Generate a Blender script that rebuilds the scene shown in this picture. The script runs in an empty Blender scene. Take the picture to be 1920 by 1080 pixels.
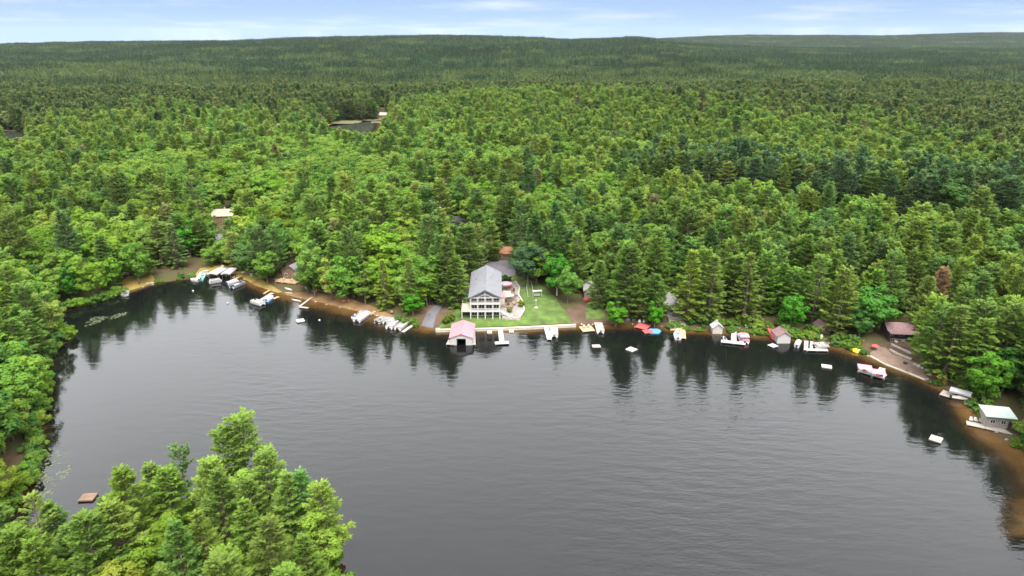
import bpy, bmesh, math, random
import numpy as np
from mathutils import Vector, Matrix

R = math.radians
rnd = random.Random(7)
rng = np.random.default_rng(11)
scene = bpy.context.scene
col = scene.collection

# ------------------------------------------------------------------ camera
CAM_H, PITCH, FOC = 90.0, 19.5, 1281.0          # metres, degrees down, focal length in pixels of a 1920 wide frame
cam_d = bpy.data.cameras.new("camera")
cam_d.sensor_width = 36.0
cam_d.lens = 36.0 * FOC / 1920.0
cam_d.clip_start = 1.0
cam_d.clip_end = 40000.0
cam = bpy.data.objects.new("camera", cam_d)
col.objects.link(cam)
cam.location = (0, 0, CAM_H)
cam.rotation_euler = (R(90 - PITCH), 0, 0)
scene.camera = cam

# ------------------------------------------------------------------ light
SUN_EL, SUN_AZ = 60.0, 168.0      # the sun stands high behind the camera, veiled by thin cloud
world = bpy.data.worlds.new("World")
scene.world = world
world.use_nodes = True
nt = world.node_tree
nt.nodes.clear()
N = nt.nodes.new
L = nt.links.new
w_out = N("ShaderNodeOutputWorld")
sky = N("ShaderNodeTexSky")
sky.sky_type = 'NISHITA'
sky.sun_disc = False
sky.sun_elevation = R(SUN_EL)
sky.sun_rotation = R(SUN_AZ)
sky.altitude = 300
sky.air_density = 1.0
sky.dust_density = 0.6
sky.ozone_density = 1.6
bg_sky = N("ShaderNodeBackground")
bg_sky.inputs[1].default_value = 0.05
tnt = N("ShaderNodeVectorMath"); tnt.operation = 'MULTIPLY'; tnt.inputs[1].default_value = (1.0, 0.955, 0.98)
L(sky.outputs[0], tnt.inputs[0]); L(tnt.outputs[0], bg_sky.inputs[0])
tc = N("ShaderNodeTexCoord")
lift = N("ShaderNodeVectorMath"); lift.operation = 'ADD'; lift.inputs[1].default_value = (0, 0, 0.17)
nrm_ = N("ShaderNodeVectorMath"); nrm_.operation = 'NORMALIZE'
L(tc.outputs["Generated"], lift.inputs[0]); L(lift.outputs[0], nrm_.inputs[0]); L(nrm_.outputs[0], sky.inputs["Vector"])
sep = N("ShaderNodeSeparateXYZ")
L(tc.outputs["Generated"], sep.inputs[0])
# cloud layer: direction projected on a flat cloud deck, so clouds compress towards the horizon
zc = N("ShaderNodeMath"); zc.operation = 'MAXIMUM'; zc.inputs[1].default_value = 0.02
L(sep.outputs[2], zc.inputs[0])
za = N("ShaderNodeMath"); za.operation = 'ADD'; za.inputs[1].default_value = 0.06
L(zc.outputs[0], za.inputs[0])
dv = N("ShaderNodeVectorMath"); dv.operation = 'DIVIDE'
L(tc.outputs["Generated"], dv.inputs[0])
cmb = N("ShaderNodeCombineXYZ")
for i in range(3):
    L(za.outputs[0], cmb.inputs[i])
L(cmb.outputs[0], dv.inputs[1])
n1 = N("ShaderNodeTexNoise"); n1.inputs["Scale"].default_value = 0.55; n1.inputs["Detail"].default_value = 5.0
n1.inputs["Roughness"].default_value = 0.55
L(dv.outputs[0], n1.inputs["Vector"])
# cloud cover: thin broken veil low down, closed deck from about 8 degrees up
cov = N("ShaderNodeMapRange"); cov.interpolation_type = 'SMOOTHSTEP'
cov.inputs[1].default_value = 0.05; cov.inputs[2].default_value = 0.24
cov.inputs[3].default_value = 0.0; cov.inputs[4].default_value = 1.0
L(sep.outputs[2], cov.inputs[0])
puff = N("ShaderNodeMapRange"); puff.interpolation_type = 'SMOOTHSTEP'
puff.inputs[1].default_value = 0.46; puff.inputs[2].default_value = 0.75
puff.inputs[3].default_value = 0.0; puff.inputs[3].default_value = 0.0; puff.inputs[4].default_value = 0.34
L(n1.outputs["Fac"], puff.inputs[0])
mx = N("ShaderNodeMath"); mx.operation = 'MAXIMUM'
L(cov.outputs[0], mx.inputs[0]); L(puff.outputs[0], mx.inputs[1])
bg_cl = N("ShaderNodeBackground")
# cloud brightness grows with elevation (overcast law) with soft structure
bri = N("ShaderNodeMapRange"); bri.interpolation_type = 'SMOOTHSTEP'
bri.inputs[1].default_value = 0.02; bri.inputs[2].default_value = 0.44
bri.inputs[3].default_value = 0.33; bri.inputs[4].default_value = 1.27
L(sep.outputs[2], bri.inputs[0])
var = N("ShaderNodeMapRange")
var.inputs[1].default_value = 0.25; var.inputs[2].default_value = 0.75
var.inputs[3].default_value = 0.86; var.inputs[4].default_value = 1.14
L(n1.outputs["Fac"], var.inputs[0])
bm_ = N("ShaderNodeMath"); bm_.operation = 'MULTIPLY'
L(bri.outputs[0], bm_.inputs[0]); L(var.outputs[0], bm_.inputs[1])
bg_cl.inputs[0].default_value = (0.95, 0.97, 1.0, 1)
L(bm_.outputs[0], bg_cl.inputs[1])
mxs = N("ShaderNodeMixShader")
L(mx.outputs[0], mxs.inputs[0]); L(bg_sky.outputs[0], mxs.inputs[1]); L(bg_cl.outputs[0], mxs.inputs[2])
L(mxs.outputs[0], w_out.inputs[0])

sun_d = bpy.data.lights.new("sun", 'SUN')
sun_d.energy = 2.9
sun_d.angle = R(32)
sun_d.color = (1.0, 0.95, 0.87)
sun = bpy.data.objects.new("sun", sun_d)
col.objects.link(sun)
_a = R(SUN_AZ)
sdir = Vector((math.sin(_a) * math.cos(R(SUN_EL)), math.cos(_a) * math.cos(R(SUN_EL)), math.sin(R(SUN_EL))))
sun.rotation_euler = sdir.to_track_quat('Z', 'Y').to_euler()
sun.location = (0, 0, 300)

scene.view_settings.view_transform = 'Standard'
scene.view_settings.look = 'None'
scene.view_settings.exposure = 1.80
scene.view_settings.gamma = 1.0
scene.view_settings.use_curve_mapping = False
scene.render.engine = 'CYCLES'
scene.cycles.max_bounces = 6
scene.cycles.diffuse_bounces = 4
scene.cycles.glossy_bounces = 2
scene.cycles.transmission_bounces = 3
scene.cycles.transparent_max_bounces = 4
scene.cycles.volume_bounces = 0
scene.cycles.use_denoising = True
scene.cycles.caustics_reflective = False
scene.cycles.caustics_refractive = False
scene.cycles.use_adaptive_sampling = True
scene.cycles.adaptive_threshold = 0.02

# ------------------------------------------------------------------ projection helpers
CT, ST = math.cos(R(PITCH)), math.sin(R(PITCH))


def ray(px, py):
    a, b = (px - 960) / FOC, (540 - py) / FOC
    return a, CT + b * ST, -ST + b * CT


def at(px, py, z=0.0):
    """World point at height z under a pixel of the photograph."""
    a, f, d = ray(px, py)
    t = (z - CAM_H) / d
    return Vector((a * t, f * t, z))


def proj(x, y, z):
    """Pixel (1920 x 1080) of world points, arrays allowed."""
    zz = z - CAM_H
    depth = y * CT - zz * ST
    up = y * ST + zz * CT
    return 960 + FOC * x / depth, 540 - FOC * up / depth, depth


def poly_at(pts, z=0.0):
    return np.array([tuple(at(px, py, z))[:2] for px, py in pts])


def inside(poly, x, y):
    x = np.asarray(x, float); y = np.asarray(y, float)
    r = np.zeros(x.shape, bool)
    n = len(poly)
    for i in range(n):
        x0, y0 = poly[i]; x1, y1 = poly[(i + 1) % n]
        if y0 == y1:
            continue
        c = ((y0 > y) != (y1 > y)) & (x < (x1 - x0) * (y - y0) / (y1 - y0) + x0)
        r ^= c
    return r


def edge_dist(poly, x, y):
    x = np.asarray(x, float); y = np.asarray(y, float)
    best = np.full(x.shape, 1e9)
    n = len(poly)
    for i in range(n):
        x0, y0 = poly[i]; x1, y1 = poly[(i + 1) % n]
        dx, dy = x1 - x0, y1 - y0
        t = np.clip(((x - x0) * dx + (y - y0) * dy) / (dx * dx + dy * dy + 1e-9), 0, 1)
        best = np.minimum(best, (x - x0 - t * dx) ** 2 + (y - y0 - t * dy) ** 2)
    return np.sqrt(best)


def snoise(x, y, s, seed=0):
    """Smooth pseudo noise in about -1..1 with features of size s."""
    r = np.random.default_rng(seed)
    v = 0
    for k in range(6):
        a = r.uniform(0, 2 * math.pi); f = r.uniform(0.6, 1.6) / s; p = r.uniform(0, 6.28)
        v = v + np.sin((x * math.cos(a) + y * math.sin(a)) * f * 6.28 + p)
    return v / 3.2


# ------------------------------------------------------------------ the lake outline (world metres)
SHORE_PX = [(-60, 1000), (18, 962), (35, 935), (52, 890), (66, 840), (74, 790), (80, 740), (78, 700), (92, 660), (127, 632),
            (100, 612), (84, 597), (104, 584), (150, 575), (215, 555), (245, 547), (290, 531), (360, 521), (385, 514), (415, 510),
            (445, 515), (480, 535), (520, 548), (560, 558), (600, 566), (650, 578), (700, 590), (745, 605), (790, 612),
            (818, 618), (865, 617), (940, 615), (1080, 609), (1140, 607), (1190, 606), (1240, 613), (1280, 618), (1340, 620),
            (1400, 625), (1450, 630), (1500, 635), (1560, 644), (1600, 656), (1640, 672), (1700, 695), (1760, 720), (1806, 745),
            (1826, 770), (1850, 800), (1880, 822), (1905, 834), (1930, 842), (1990, 870), (2060, 960)]
LAKE = [tuple(at(px, py))[:2] for px, py in SHORE_PX]
LAKE += [(95.0, 95.0), (120.0, 40.0), (140.0, -60.0), (40.0, -160.0), (-40.0, -120.0)]
# the wooded point in the foreground, bottom left
POINT_PX = [(650, 1300), (636, 1120), (618, 1066), (560, 1015), (485, 970), (420, 955), (340, 975), (250, 1004), (150, 1030), (60, 1040), (-40, 1060)]
LAKE += [tuple(at(px, py))[:2] for px, py in POINT_PX]
LAKE = np.array(LAKE)
POND = poly_at([(598, 240), (640, 229), (712, 226), (716, 238), (705, 252), (680, 262), (640, 262), (600, 254)])
COVE = poly_at([(-90, 240), (20, 247), (52, 249), (48, 256), (20, 262), (-90, 268)])
# boggy opening in the forest behind the first belt of trees (dark edge of the farther trees shows above it)
near_edge = [(1190, 322), (1300, 327), (1400, 336), (1500, 348), (1600, 361), (1750, 379), (1930, 392), (2060, 400)]
ne = [tuple(at(px, py, 28))[:2] for px, py in near_edge]
OPENING = np.array(ne + [(x * 1.16, y + 72) for x, y in reversed(ne)])
HOLLOWS = [poly_at(p, 10) for p in (
    [(340, 330), (395, 325), (400, 345), (350, 350)],
    [(405, 385), (500, 380), (510, 400), (420, 405)],
    [(830, 425), (905, 420), (915, 445), (850, 448)],
    [(1655, 440), (1690, 440), (1690, 462), (1660, 462)])]

CREST1 = np.array([(-1500, 82), (-300, 82), (0, 80), (180, 76), (430, 74.5), (560, 69), (760, 66), (860, 65), (1000, 68), (1050, 72), (1110, 71), (1195, 67.5), (1215, 70),
                   (1300, 79), (1500, 86), (2400, 90)], float)
CREST2 = np.array([(-1500, 86), (1000, 86), (1150, 78), (1230, 72), (1330, 67), (1400, 65), (1550, 66), (1650, 66.5), (1800, 62), (1920, 61), (2500, 60), (3400, 64)], float)


def sstep(a, b, v):
    t = np.clip((v - a) / (b - a), 0, 1)
    return t * t * (3 - 2 * t)


PADS = []          # (x, y, inner radius, outer radius, z): levelled building plots


def height(x, y, pads=True):
    x = np.asarray(x, float); y = np.asarray(y, float)
    near = (np.abs(x) < 420) & (y > -260) & (y < 520)
    d = np.full(x.shape, 300.0)
    if near.any():
        xn, yn = x[near], y[near]
        dn = edge_dist(LAKE, xn, yn)
        d[near] = np.where(inside(LAKE, xn, yn), -dn, dn)
    mid = (y > 500) & (y < 1200) & (x > -900) & (x < 100)
    dp = np.full(x.shape, 300.0)
    if mid.any():
        for P in (POND, COVE):
            de = edge_dist(P, x[mid], y[mid])
            dp[mid] = np.minimum(dp[mid], np.where(inside(P, x[mid], y[mid]), -de, de))
    d = np.minimum(d, dp)
    land = np.where(d < 9, 0.14 * d, 1.26 + 0.030 * (np.minimum(d, 130) - 9))
    land = land + np.where(d > 10, sstep(10, 70, d) * (1.6 * snoise(x, y, 160, 3) + 0.5 * snoise(x, y, 45, 4)), 0)
    bed = np.maximum(0.16 * d, -3.0)
    h = np.where(d < 0, bed, land)
    # low rise right of the pond
    h = h + 15 * np.exp(-(((x - 120) / 260) ** 2 + ((y - 800) / 150) ** 2)) * sstep(0, 80, d)
    rr = y
    u = 960 + FOC * (x / np.maximum(y, 1)) / 0.943
    z1 = CAM_H + 4200 * (86.4 - np.interp(u, CREST1[:, 0], CREST1[:, 1])) / FOC * 0.943 - 33
    z2 = CAM_H + 7200 * (86.4 - np.interp(u, CREST2[:, 0], CREST2[:, 1])) / FOC * 0.943 - 34
    f1 = sstep(1500, 4200, rr) * (1 - 0.5 * sstep(4200, 5600, rr))
    f2 = sstep(4300, 7200, rr) * (1 - 0.4 * sstep(7200, 9500, rr))
    far = np.maximum(z1 * f1, z2 * f2)
    und = sstep(700, 1700, rr) * (1 - 0.85 * sstep(2600, 3900, rr)) * (9 * snoise(x * 0.6, y, 800, 8) + 5 * snoise(x * 0.7, y, 380, 9))
    h = h + np.maximum(far, 0) + und * (d > 0)
    if pads:
        for (cx, cy, r0, r1, z) in PADS:
            w = (1 - sstep(r0, r1, np.hypot(x - cx, y - cy))) * sstep(0, 6, d)
            h = h * (1 - w) + z * w
    return h


def gz(x, y):
    return float(height(np.array([x]), np.array([y]))[0])


def atg(px, py):
    """Ground point under a pixel."""
    p = at(px, py, 1.0)
    for _ in range(6):
        p = at(px, py, max(gz(p.x, p.y), 0.0))
    return p


_l = at(907, 597, 1.9)
PADS.append((_l.x + 0.5, _l.y + 14, 19, 34, 1.9))


# ------------------------------------------------------------------ materials
def mat(name, color, rough=0.7, metal=0.0, noise=0.0, nscale=4.0, spec=0.3, bump=0.0):
    m = bpy.data.materials.new(name)
    m.use_nodes = True
    t = m.node_tree
    b = t.nodes["Principled BSDF"]
    b.inputs["Roughness"].default_value = rough
    b.inputs["Metallic"].default_value = metal
    b.inputs["Specular IOR Level"].default_value = spec
    if noise > 0:
        tcn = t.nodes.new("ShaderNodeTexCoord")
        nz = t.nodes.new("ShaderNodeTexNoise")
        nz.inputs["Scale"].default_value = nscale
        nz.inputs["Detail"].default_value = 5
        t.links.new(tcn.outputs["Object"], nz.inputs["Vector"])
        rp = t.nodes.new("ShaderNodeValToRGB")
        rp.color_ramp.elements[0].position = 0.3
        rp.color_ramp.elements[1].position = 0.7
        lo = [max(0.0, c * (1 - noise)) for c in color]
        hi = [min(1.0, c * (1 + noise)) for c in color]
        rp.color_ramp.elements[0].color = (*lo, 1)
        rp.color_ramp.elements[1].color = (*hi, 1)
        t.links.new(nz.outputs["Fac"], rp.inputs[0])
        t.links.new(rp.outputs[0], b.inputs["Base Color"])
        if bump > 0:
            bp = t.nodes.new("ShaderNodeBump")
            bp.inputs["Strength"].default_value = bump
            t.links.new(nz.outputs["Fac"], bp.inputs["Height"])
            t.links.new(bp.outputs[0], b.inputs["Normal"])
    else:
        b.inputs["Base Color"].default_value = (*color, 1)
    return m


M = dict(
    white=mat("white_paint", (0.265, 0.26, 0.252), 0.5, noise=0.08, nscale=1.2),
    cream=mat("cream_paint", (0.34, 0.305, 0.24), 0.6, noise=0.10, nscale=1.0),
    trim=mat("white_trim", (0.315, 0.309, 0.30), 0.45),
    glass=mat("dark_glass", (0.015, 0.018, 0.022), 0.06, spec=0.6),
    shade=mat("dark_interior", (0.02, 0.018, 0.017), 0.8),
    slate=mat("grey_shingle", (0.102, 0.105, 0.114), 0.75, noise=0.16, nscale=0.8),
    charcoal=mat("charcoal_shingle", (0.028, 0.028, 0.03), 0.75, noise=0.2, nscale=1.0),
    pinkroof=mat("faded_red_metal", (0.33, 0.118, 0.136), 0.5, noise=0.07, nscale=0.7),
    palemetal=mat("pale_green_metal", (0.225, 0.265, 0.245), 0.4, noise=0.05, nscale=0.7),
    mauve=mat("mauve_shingle", (0.13, 0.078, 0.08), 0.8, noise=0.2, nscale=1.2),
    creamroof=mat("cream_roofing", (0.21, 0.175, 0.125), 0.7, noise=0.2, nscale=0.5),
    rustroof=mat("rust_roofing", (0.15, 0.058, 0.030), 0.7, noise=0.25, nscale=0.8),
    log=mat("brown_timber", (0.105, 0.065, 0.042), 0.8, noise=0.25, nscale=1.0),
    darklog=mat("dark_timber", (0.035, 0.027, 0.026), 0.8, noise=0.25, nscale=1.0),
    greywood=mat("weathered_wood", (0.19, 0.17, 0.15), 0.8, noise=0.22, nscale=1.5),
    tanwood=mat("tan_wood", (0.26, 0.18, 0.105), 0.75, noise=0.2, nscale=1.3),
    palewood=mat("pale_decking", (0.225, 0.205, 0.18), 0.7, noise=0.15, nscale=1.5),
    redwood=mat("red_stained_wood", (0.32, 0.06, 0.058), 0.7, noise=0.2, nscale=1.3),
    alu=mat("brushed_aluminium", (0.30, 0.305, 0.32), 0.5, metal=0.6),
    dark=mat("black_plastic", (0.02, 0.02, 0.022), 0.45),
    navy=mat("navy_vinyl", (0.03, 0.04, 0.09), 0.5),
    blue=mat("pale_blue_hull", (0.26, 0.40, 0.70), 0.35),
    skyblue=mat("bright_blue_float", (0.06, 0.20, 0.46), 0.45),
    teal=mat("teal_hull", (0.20, 0.50, 0.44), 0.4),
    tealdark=mat("deep_teal", (0.03, 0.24, 0.22), 0.45),
    red=mat("red_fabric", (0.52, 0.055, 0.06), 0.7),
    pink=mat("faded_pink_canopy", (0.50, 0.15, 0.21), 0.7, noise=0.12, nscale=1.5),
    yellow=mat("yellow_float", (0.80, 0.52, 0.02), 0.45),
    orange=mat("orange_plastic", (0.60, 0.16, 0.04), 0.5),
    vinyl=mat("beige_vinyl", (0.27, 0.25, 0.22), 0.5),
    carpet=mat("grey_deck_carpet", (0.27, 0.26, 0.26), 0.9),
    tarp=mat("white_vinyl_cover", (0.26, 0.257, 0.257), 0.5, noise=0.05, nscale=0.8),
    greytarp=mat("grey_vinyl_cover", (0.24, 0.225, 0.23), 0.6, noise=0.12, nscale=0.8),
    stone=mat("field_stone", (0.16, 0.142, 0.13), 0.85, noise=0.45, nscale=2.2, bump=0.4),
    palestone=mat("pale_stone", (0.25, 0.225, 0.195), 0.85, noise=0.3, nscale=2.0, bump=0.4),
    concrete=mat("pale_concrete", (0.27, 0.25, 0.20), 0.8, noise=0.12, nscale=0.6),
    bark=mat("brown_bark", (0.085, 0.065, 0.05), 0.9, noise=0.3, nscale=2.0),
    palebark=mat("pale_bark", (0.30, 0.25, 0.20), 0.9, noise=0.25, nscale=2.0),
    asphalt=mat("worn_asphalt", (0.072, 0.068, 0.077), 0.9, noise=0.18, nscale=0.25),
    gravel=mat("gravel_path", (0.25, 0.215, 0.185), 0.95, noise=0.2, nscale=0.8),
    paver=mat("tan_paving", (0.115, 0.078, 0.058), 0.9, noise=0.18, nscale=0.6),
    sand=mat("brown_beach_sand", (0.115, 0.066, 0.028), 0.95, noise=0.28, nscale=0.16),
    soil=mat("bare_brown_soil", (0.058, 0.036, 0.022), 0.95, noise=0.3, nscale=0.3),
    lawn=mat("mown_grass", (0.044, 0.074, 0.013), 0.95, noise=0.42, nscale=0.35),
    drylawn=mat("dry_grass", (0.15, 0.105, 0.022), 0.95, noise=0.25, nscale=0.15),
    meadow=mat("bog_grass", (0.08, 0.08, 0.03), 0.95, noise=0.3, nscale=0.05),
    pad=mat("lily_pad", (0.055, 0.065, 0.030), 0.5, noise=0.25, nscale=1.0),
)


def foliage_mat(name, stops, trans=0.25, tipcol=None, treevar=False):
    """Leaves: colour differs from tree to tree (stops), a little from leaf to leaf (attribute leafvar) and at the young tips."""
    m = bpy.data.materials.new(name)
    m.use_nodes = True
    t = m.node_tree
    t.nodes.clear()
    A = t.nodes.new
    out = A("ShaderNodeOutputMaterial")
    oi = A("ShaderNodeObjectInfo")
    rp = A("ShaderNodeValToRGB")
    el = rp.color_ramp.elements
    while len(el) > 1:
        el.remove(el[-1])
    el[0].position = stops[0][0]; el[0].color = (*stops[0][1], 1)
    for p, c in stops[1:]:
        e = el.new(p); e.color = (*c, 1)
    if treevar:
        ta = A("ShaderNodeAttribute"); ta.attribute_name = "treevar"
        t.links.new(ta.outputs["Fac"], rp.inputs[0])
    else:
        t.links.new(oi.outputs["Random"], rp.inputs[0])
    at_ = A("ShaderNodeAttribute"); at_.attribute_name = "leafvar"
    mr = A("ShaderNodeMapRange")
    mr.inputs[3].default_value = 0.90; mr.inputs[4].default_value = 1.12
    t.links.new(at_.outputs["Fac"], mr.inputs[0])
    vm = A("ShaderNodeVectorMath"); vm.operation = 'SCALE'
    t.links.new(rp.outputs[0], vm.inputs[0]); t.links.new(mr.outputs[0], vm.inputs["Scale"])
    vm2 = A("ShaderNodeVectorMath"); vm2.operation = 'MULTIPLY'
    t.links.new(vm.outputs[0], vm2.inputs[0]); t.links.new(oi.outputs["Color"], vm2.inputs[1])
    # stands differ: broad patches of lighter and darker woods
    gp = A("ShaderNodeNewGeometry")
    sn = A("ShaderNodeTexNoise"); sn.inputs["Scale"].default_value = 0.0030 if treevar else 0.011; sn.inputs["Detail"].default_value = 3.0
    t.links.new(gp.outputs["Position"], sn.inputs["Vector"])
    sr = A("ShaderNodeMapRange"); sr.inputs[1].default_value = 0.32; sr.inputs[2].default_value = 0.68
    sr.inputs[3].default_value = 0.74 if treevar else 0.88; sr.inputs[4].default_value = 1.26 if treevar else 1.12
    t.links.new(sn.outputs["Fac"], sr.inputs[0])
    vm3 = A("ShaderNodeVectorMath"); vm3.operation = 'SCALE'
    t.links.new(vm2.outputs[0], vm3.inputs[0]); t.links.new(sr.outputs[0], vm3.inputs["Scale"])
    last = vm3.outputs[0]
    if tipcol:
        a2 = A("ShaderNodeAttribute"); a2.attribute_name = "tip"
        mc = A("ShaderNodeVectorMath"); mc.operation = 'MULTIPLY'
        t.links.new(last, mc.inputs[0]); mc.inputs[1].default_value = tipcol
        mxn = A("ShaderNodeMix"); mxn.data_type = 'RGBA'
        t.links.new(a2.outputs["Fac"], mxn.inputs[0])
        t.links.new(last, mxn.inputs[6]); t.links.new(mc.outputs[0], mxn.inputs[7])
        last = mxn.outputs[2]
    df = A("ShaderNodeBsdfDiffuse"); tr = A("ShaderNodeBsdfTranslucent")
    t.links.new(last, df.inputs[0]); t.links.new(last, tr.inputs[0])
    ms = A("ShaderNodeMixShader"); ms.inputs[0].default_value = trans
    t.links.new(df.outputs[0], ms.inputs[1]); t.links.new(tr.outputs[0], ms.inputs[2])
    t.links.new(ms.outputs[0], out.inputs[0])
    return m


F_PINE = foliage_mat("pine_needles", [(0.0, (0.078, 0.148, 0.046)), (0.2, (0.104, 0.182, 0.042)), (0.55, (0.134, 0.212, 0.041)),
                                      (0.85, (0.172, 0.248, 0.044)), (0.97, (0.190, 0.240, 0.060)), (1.0, (0.180, 0.165, 0.085))], 0.5, (1.10, 1.08, 1.03))
F_LEAF = foliage_mat("broad_leaves", [(0.0, (0.066, 0.142, 0.036)), (0.3, (0.094, 0.184, 0.032)), (0.7, (0.136, 0.224, 0.036)),
                                      (1.0, (0.176, 0.250, 0.048))], 0.5)
F_DIST = foliage_mat("cloud_shaded_foliage", [(0.0, (0.0420, 0.0800, 0.0320)), (0.35, (0.0760, 0.1180, 0.0370)), (0.75, (0.1100, 0.1460, 0.0430)), (1.0, (0.1380, 0.1600, 0.0540))], 0.32)  # cloud shade on the farther woods is mixed into this olive colour
F_FAR = foliage_mat("distant_shaded_foliage", [(0.0, (0.0072, 0.0194, 0.0108)), (0.4, (0.0151, 0.0331, 0.0144)), (0.85, (0.0302, 0.0518, 0.0180)), (1.0, (0.0432, 0.0684, 0.0202))], 0.2, None, True)  # cloud shade over the far forest is put into this darker colour
F_FARO = foliage_mat("distant_olive_shaded_foliage", [(0.0, (0.0176, 0.0352, 0.0160)), (0.4, (0.0352, 0.0576, 0.0200)), (0.85, (0.0608, 0.0832, 0.0256)), (1.0, (0.0800, 0.1008, 0.0304))], 0.25, None, True)  # lighter step of the cloud shade painted into the far foliage
F_DARK = foliage_mat("shaded_belt_foliage", [(0.0, (0.0502, 0.1030, 0.0475)), (0.6, (0.0845, 0.1505, 0.0581)), (1.0, (0.1254, 0.1914, 0.0634))], 0.35)  # shade on the near side of the belt is put into the colour
F_WHITE = foliage_mat("plain_leaves", [(0.0, (0.95, 0.95, 0.95)), (1.0, (1.0, 1.0, 1.0))], 0.5, (1.10, 1.08, 1.03))


# ------------------------------------------------------------------ object helpers
def tag(o, label=None, cat=None, group=None, kind=None):
    if label: o["label"] = label
    if cat: o["category"] = cat
    if group: o["group"] = group
    if kind: o["kind"] = kind
    return o


def empty(name, loc, rz=0.0):
    o = bpy.data.objects.new(name, None)
    o.empty_display_size = 0.5
    o.location = loc
    o.rotation_euler = (0, 0, rz)
    col.objects.link(o)
    return o


def link_mesh(name, me, parent=None):
    o = bpy.data.objects.new(name, me)
    col.objects.link(o)
    if parent:
        o.parent = parent
    return o


class MB:
    """Collects simple solids and links them as one mesh object."""

    def __init__(self):
        self.v, self.f = [], []

    def add(self, vs, fs):
        b = len(self.v)
        self.v += [tuple(p) for p in vs]
        self.f += [tuple(i + b for i in f) for f in fs]
        return self

    def box(self, x0, x1, y0, y1, z0, z1):
        vs = [(x, y, z) for z in (z0, z1) for y in (y0, y1) for x in (x0, x1)]
        return self.add(vs, [(0, 2, 3, 1), (4, 5, 7, 6), (0, 1, 5, 4), (2, 6, 7, 3), (0, 4, 6, 2), (1, 3, 7, 5)])

    def bar(self, a, b, r=0.05, n=4, r2=None):
        a, b = Vector(a), Vector(b)
        d = (b - a)
        if d.length < 1e-6:
            return self
        d.normalize()
        s = d.orthogonal().normalized(); t = d.cross(s)
        r2 = r if r2 is None else r2
        vs = []
        for p, q in ((a, r), (b, r2)):
            for k in range(n):
                w = 2 * math.pi * (k + 0.5) / n
                vs.append(p + (s * math.cos(w) + t * math.sin(w)) * q)
        fs = [(k, (k + 1) % n, n + (k + 1) % n, n + k) for k in range(n)]
        fs += [tuple(range(n - 1, -1, -1)), tuple(range(n, 2 * n))]
        return self.add(vs, fs)

    def prism(self, pts, y0, y1):
        """polygon in the xz plane extruded along y."""
        n = len(pts)
        vs = [(x, y0, z) for x, z in pts] + [(x, y1, z) for x, z in pts]
        fs = [tuple(range(n)), tuple(range(2 * n - 1, n - 1, -1))]
        fs += [(k, n + k, n + (k + 1) % n, (k + 1) % n) for k in range(n)]
        return self.add(vs, fs)

    def prismx(self, pts, x0, x1):
        n = len(pts)
        vs = [(x0, y, z) for y, z in pts] + [(x1, y, z) for y, z in pts]
        fs = [tuple(range(n - 1, -1, -1)), tuple(range(n, 2 * n))]
        fs += [(k, (k + 1) % n, n + (k + 1) % n, n + k) for k in range(n)]
        return self.add(vs, fs)

    def slab(self, pts, z0, z1):
        n = len(pts)
        vs = [(x, y, z0) for x, y in pts] + [(x, y, z1) for x, y in pts]
        fs = [tuple(range(n - 1, -1, -1)), tuple(range(n, 2 * n))]
        fs += [(k, (k + 1) % n, n + (k + 1) % n, n + k) for k in range(n)]
        return self.add(vs, fs)

    def loft(self, rings, cap=True):
        n = len(rings[0])
        b = [p for r in rings for p in r]
        fs = []
        for i in range(len(rings) - 1):
            for k in range(n):
                fs.append((i * n + k, i * n + (k + 1) % n, (i + 1) * n + (k + 1) % n, (i + 1) * n + k))
        if cap:
            fs.append(tuple(range(n - 1, -1, -1)))
            fs.append(tuple(range((len(rings) - 1) * n, len(rings) * n)))
        return self.add(b, fs)

    def build(self, name, material, parent=None, smooth=False, bevel=0.0):
        me = bpy.data.meshes.new(name)
        me.from_pydata(self.v, [], self.f)
        bm = bmesh.new(); bm.from_mesh(me)
        bmesh.ops.recalc_face_normals(bm, faces=bm.faces)
        bm.to_mesh(me); bm.free()
        me.materials.append(material)
        if smooth:
            for p in me.polygons: p.use_smooth = True
        o = link_mesh(name, me, parent)
        return o


def copy_tree(o, parent=None):
    c = o.copy()
    col.objects.link(c)
    if parent is not None:
        c.parent = parent
    for ch in list(o.children):
        copy_tree(ch, c)
    return c


# ------------------------------------------------------------------ ground sheet
def graded(lo, hi, step, far_lo, far_hi, k=1.13):
    a = list(np.arange(lo, hi + 0.01, step))
    s, v = step, hi
    while v < far_hi:
        s *= k; v += s; a.append(v)
    s, v = step, lo
    while v > far_lo:
        s *= k; v -= s; a.insert(0, v)
    return np.array(a)


GX = graded(-300, 280, 2.5, -13000, 13000)
GY = graded(60, 330, 2.5, -700, 14000, 1.06)


def grid_mesh(name, xs, ys, zfun):
    X, Y = np.meshgrid(xs, ys)
    Z = zfun(X.ravel(), Y.ravel())
    nx, ny = len(xs), len(ys)
    v = np.column_stack([X.ravel(), Y.ravel(), Z])
    i = np.arange(nx * ny).reshape(ny, nx)
    f = np.column_stack([i[:-1, :-1].ravel(), i[:-1, 1:].ravel(), i[1:, 1:].ravel(), i[1:, :-1].ravel()])
    me = bpy.data.meshes.new(name)
    me.vertices.add(len(v)); me.vertices.foreach_set("co", v.ravel())
    me.loops.add(f.size); me.loops.foreach_set("vertex_index", f.ravel().astype(np.int32))
    me.polygons.add(len(f))
    me.polygons.foreach_set("loop_start", np.arange(0, f.size, 4, dtype=np.int32))
    me.polygons.foreach_set("loop_total", np.full(len(f), 4, dtype=np.int32))
    me.polygons.foreach_set("use_smooth", np.ones(len(f), bool))
    me.update(calc_edges=True)
    return me, v


g_me, g_v = grid_mesh("ground", GX, GY, height)
GZ = g_v[:, 2].reshape(len(GY), len(GX))


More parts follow.
